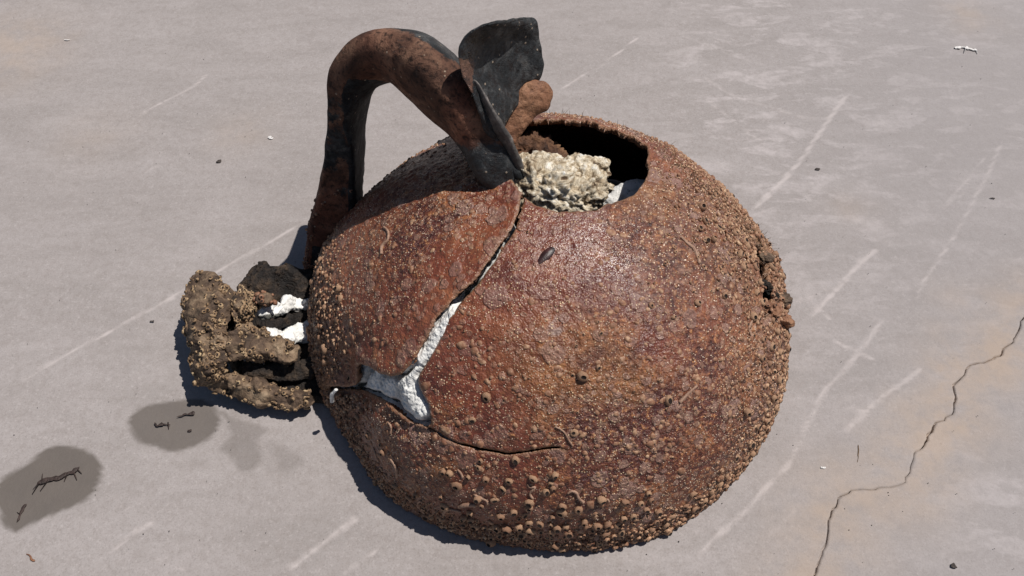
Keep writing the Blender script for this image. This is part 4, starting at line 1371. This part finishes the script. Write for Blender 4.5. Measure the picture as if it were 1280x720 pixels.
# ---- worm tubes
def tube(pts, r0, name, mat, parent, base=RL, sides=7, n=26):
    P = catmull(np.array(pts), n)
    T = np.gradient(P, axis=0); T /= np.linalg.norm(T, axis=1, keepdims=True) + 1e-12
    ref = np.array([0.2, -0.5, 0.84])
    N1 = np.cross(T, ref); N1 /= np.linalg.norm(N1, axis=1, keepdims=True) + 1e-12
    N2 = np.cross(T, N1)
    ang = np.linspace(0, 2 * math.pi, sides, endpoint=False)
    rr = r0 * (1 + 0.18 * vnoise(P, 600, 3)) * np.linspace(0.7, 1.1, n)
    rings = P[:, None] + rr[:, None, None] * (np.cos(ang)[None, :, None] * N1[:, None] + np.sin(ang)[None, :, None] * N2[:, None])
    V, F = closed_loft(rings)
    return mesh_obj(name, V - base, F, mat, parent)


worms = [([(480, 284), (486, 290), (485, 300), (478, 308), (477, 318)], 1.7), ([(484, 577), (489, 585), (491, 593), (489, 602)], 1.9),
         ([(592, 622), (600, 627), (606, 630), (608, 634)], 1.7), ([(570, 640), (580, 636), (592, 637)], 2.5), ([(572, 648), (555, 644), (548, 652)], 1.8),
         ([(519, 634), (514, 640), (517, 650), (522, 658)], 1.5), ([(571, 588), (575, 593), (577, 598)], 1.3), ([(659, 608), (662, 612), (669, 612), (662, 620), (666, 628)], 1.2),
         ([(710, 619), (715, 616), (721, 618), (724, 625), (730, 630)], 1.5), ([(756, 630), (760, 626), (762, 629)], 1.0), ([(870, 482), (862, 488), (856, 495), (849, 503)], 1.6),
         ([(850, 296), (858, 304), (866, 312), (874, 330)], 2.0), ([(694, 533), (705, 540), (712, 552), (716, 558)], 1.1), ([(455, 565), (460, 575), (462, 584)], 1.6), ([(480, 530), (485, 536), (484, 544)], 1.2),
         ([(940, 400), (935, 410), (938, 420)], 1.5), ([(640, 646), (630, 652), (622, 650)], 1.2), ([(416, 300), (411, 312), (408, 322)], 1.8), ([(405, 350), (402, 340), (406, 332)], 1.5)]
for pts, rr0 in worms:
    D_ = np.array([sph(x, y) for x, y in pts]); r_ = radius(D_)
    tube(CEN + D_ * (r_ + rr0 * PXM * 0.35)[:, None], rr0 * PXM, 'worm_tube', M['worm'], shell)

# ---- one dark mussel on the face
d_ = sph(681, 321)
mu = []
n_ = 24; ng = 20
e1 = sph(693, 308) - sph(668, 334); L_ = np.linalg.norm(e1) / 2 * R * 1.02; e1 /= np.linalg.norm(e1); e1 = e1 - d_ * (e1 @ d_); e1 /= np.linalg.norm(e1); e2 = np.cross(d_, e1)
for i in range(n_):
    u = -1 + 2 * (i + 0.02) / (n_ - 0.96)
    wdt = math.sqrt(max(1 - u * u, 0)) * (0.40 + 0.08 * u)
    mu.append([CEN + d_ * (radius(d_[None])[0] - 0.0016) + e1 * (u * L_) + e2 * (math.cos(a) * wdt * L_) + d_ * (math.sin(a) * wdt * L_ * 0.75) for a in np.linspace(0, 2 * math.pi, ng, endpoint=False)])
V, F = closed_loft(np.array(mu))
child('mussel_shell', V, F, M['mussel'], shell)

# ---- fine algae hairs along the upper right edge
Vs = []; Fs = []; off = 0
for k in range(420):
    t_ = rng.random()
    x = 780 + 200 * t_; 
    if rng.random() < 0.8: D_ = sph(815 + 150 * t_, 172 + 135 * t_ + rng.uniform(-2, 16))
    else: D_ = sph(690 + 125 * t_, 140 + 30 * t_ + rng.uniform(0, 6))
    D_ = D_ + rng.normal(size=3) * 0.03; D_ /= np.linalg.norm(D_)
    if abs(poly_sdf(to_plane(D_[None], GAPS[2][0]), GAPS[2][1])[0][0]) < 0.01 or poly_sdf(to_plane(D_[None], GAPS[2][0]), GAPS[2][1])[0][0] < 0: continue
    b = CEN + D_ * radius(D_[None])[0]
    dirn = D_ + rng.normal(size=3) * 0.55; dirn /= np.linalg.norm(dirn)
    ln = rng.uniform(0.002, 0.0062); wd = 0.00020
    side = np.cross(dirn, TOW); side /= np.linalg.norm(side); bend = rng.normal(size=3) * 0.0008
    tt_ = np.cross(dirn, side)
    tri = [side, -0.5 * side + 0.87 * tt_, -0.5 * side - 0.87 * tt_]
    P = [b + q * wd for q in tri] + [b + dirn * ln * 0.6 + bend + q * wd * 0.7 for q in tri] + [b + dirn * ln + bend * 2.5]
    Vs += P
    for j in range(3):
        j2 = (j + 1) % 3
        Fs.append([off + j, off + j2, off + 3 + j2, off + 3 + j]); Fs.append([off + 3 + j, off + 3 + j2, off + 6])
    off += 7
o = child('algae_hairs', np.array(Vs), Fs, M['hair'], shell); o['kind'] = 'stuff'


# ================================================================== small things lying on the ground
def twig(name, pts, r0, mat, label, cat, group=None, branches=()):
    base = on_height(*pts[len(pts) // 2], 0.0)
    r0 = r0 * 0.6
    h = r0 * 0.7
    P = catmull(np.array([on_height(x, y, h) for x, y in pts]), 40)
    P[:, 0] += vnoise(P, 400, 3) * r0 * 0.8; P[:, 1] += vnoise(P, 400, 8) * r0 * 0.8
    ang = np.linspace(0, 2 * math.pi, 8, endpoint=False)
    T = np.gradient(P, axis=0); T /= np.linalg.norm(T, axis=1, keepdims=True)
    N1 = np.cross(T, [0, 0, 1]); N1 /= np.linalg.norm(N1, axis=1, keepdims=True); N2 = np.array([0, 0, 1.0])
    rr = r0 * (0.75 + 0.55 * vnoise(P, 250, 21)) * np.clip(np.minimum(np.linspace(0, 1, 40), np.linspace(1, 0, 40)) * 8, 0.25, 1)
    rings = P[:, None] + rr[:, None, None] * (np.cos(ang)[None, :, None] * N1[:, None] * 1.7 + 0.45 * np.sin(ang)[None, :, None] * N2)
    rings = rings + (vnoise(rings.reshape(-1, 3), 700, 33).reshape(40, 8, 1)) * r0 * 0.4
    rings[..., 2] = np.maximum(rings[..., 2], 0.0001)
    V, F = closed_loft(rings)
    # short side shoots
    V = V.tolist(); F = list(F)
    for bx, by, ex, ey in branches:
        a = on_height(bx, by, h); b = on_height(ex, ey, h * 0.6); s_ = np.cross(b - a, [0, 0, 1]); s_ /= np.linalg.norm(s_) + 1e-9
        o_ = len(V); w_ = r0 * 0.55
        for q, ww in ((a, w_), (b, w_ * 0.4)):
            V += [list(q + s_ * ww), list(q + np.array([0, 0, ww])), list(q - s_ * ww), list(q - np.array([0, 0, ww * 0.8]))]
        for j in range(4):
            j2 = (j + 1) % 4
            F.append([o_ + j, o_ + j2, o_ + 4 + j2, o_ + 4 + j])
        F.append([o_, o_ + 1, o_ + 2, o_ + 3]); F.append([o_ + 4, o_ + 5, o_ + 6, o_ + 7])
    o = mesh_obj(name, np.array(V) - base, F, mat)
    o.location = base
    return tag(o, label, cat, group)


twig('seaweed_scrap', [(41, 612), (48, 604), (58, 600), (72, 598), (84, 592), (92, 590), (100, 584)], 0.0016, M['weed'],
     'longest dark branched seaweed scrap, in the middle of the left wet spot', 'seaweed', None,
     [(92, 590, 96, 600), (84, 592, 80, 602), (60, 600, 50, 614), (96, 586, 102, 592), (48, 605, 40, 618), (52, 602, 53, 592)])
twig('seaweed_scrap', [(22, 652), (25, 643), (29, 635), (33, 630)], 0.0011, M['weed'],
     'short curved dark seaweed scrap at the lower end of the left wet spot', 'seaweed', None, [(25, 643, 21, 640)])
twig('seaweed_scrap', [(220, 521), (228, 519), (236, 518), (243, 515)], 0.0014, M['weed'],
     'straight dark stick of seaweed in the round wet spot near the float', 'seaweed')
twig('seaweed_scrap', [(192, 529), (197, 532), (203, 530)], 0.0017, M['weed'],
     'dark crumb of seaweed left of the stick in the round wet spot', 'seaweed', None, [(203, 530, 213, 531), (210, 528, 211, 536)])
twig('seaweed_scrap', [(234, 538), (238, 538), (240, 537)], 0.0008, M['weed'], 'tiny dark seaweed speck below the stick in the round wet spot', 'seaweed')
twig('seaweed_scrap', [(33, 691), (37, 696), (43, 702)], 0.0009, M['leaf'], 'brown curled scrap on dry concrete below the left wet spot', 'seaweed')
twig('stone_chip', [(1193, 60), (1202, 59), (1213, 61), (1222, 63)], 0.0022, M['chip'], 'white elongated chip lying on concrete at the upper right', 'chip', None, [(1207, 61, 1205, 66), (1220, 62, 1222, 67)])
twig('stone_chip', [(1025, 584), (1029, 585), (1033, 585)], 0.0010, M['chip'], 'tiny white chip on concrete between the float and the crack', 'chip')
twig('stone_chip', [(80, 49), (84, 50), (88, 49)], 0.0012, M['chip'], 'tiny white chip on concrete at the upper left', 'chip')
twig('stone_chip', [(335, 171), (339, 173), (342, 171)], 0.0014, M['chip'], 'tiny white chip on concrete left of the handle', 'chip')
for x, y, r0, lab in ((1240, 247, 0.0014, 'black speck of grit on concrete near the right edge of the picture'), (1022, 211, 0.0014, 'black speck of grit on concrete right of the top opening'),
                      (274, 201, 0.0014, 'dark speck of grit on concrete left of the handle'), (190, 401, 0.0012, 'dark speck of grit on concrete beside the flange'),
                      (1192, 706, 0.0015, 'dark speck of grit on concrete at the lower right corner'), (414, 107, 0.0012, 'dark speck of grit on concrete beside the top bend of the handle')):
    twig('grit_speck', [(x - 3, y), (x, y + 0.5), (x + 3, y)], r0, M['grit'], lab, 'grit', 'dark specks of grit on the concrete')
twig('algae_strand', [(1073, 556), (1073, 566), (1072, 578)], 0.0003, M['hair'], 'thin dark upright strand lying on concrete left of the crack', 'algae')

# fine grit strewn over the slab
Vs = []; Fs = []; off = 0
for k in range(260):
    x = rng.uniform(0, 1280); y = rng.uniform(0, 720)
    b = on_height(x, y, 0.0002); s = rng.uniform(0.00015, 0.00045) * (1.6 if rng.random() < 0.08 else 1)
    rot = rng.uniform(0, 6.28)
    for j in range(4):
        a = rot + j * 1.57
        Vs.append(b + np.array([math.cos(a) * s * rng.uniform(.6, 1.6), math.sin(a) * s, 0]))
    Vs.append(b + np.array([0, 0, s * 0.9]))
    for j in range(4): Fs.append([off + j, off + (j + 1) % 4, off + 4])
    off += 5
o = mesh_obj('fine_grit', np.array(Vs), Fs, M['grit'], smooth_=False)
tag(o, 'fine dark grit strewn over the concrete', 'grit', kind='stuff')
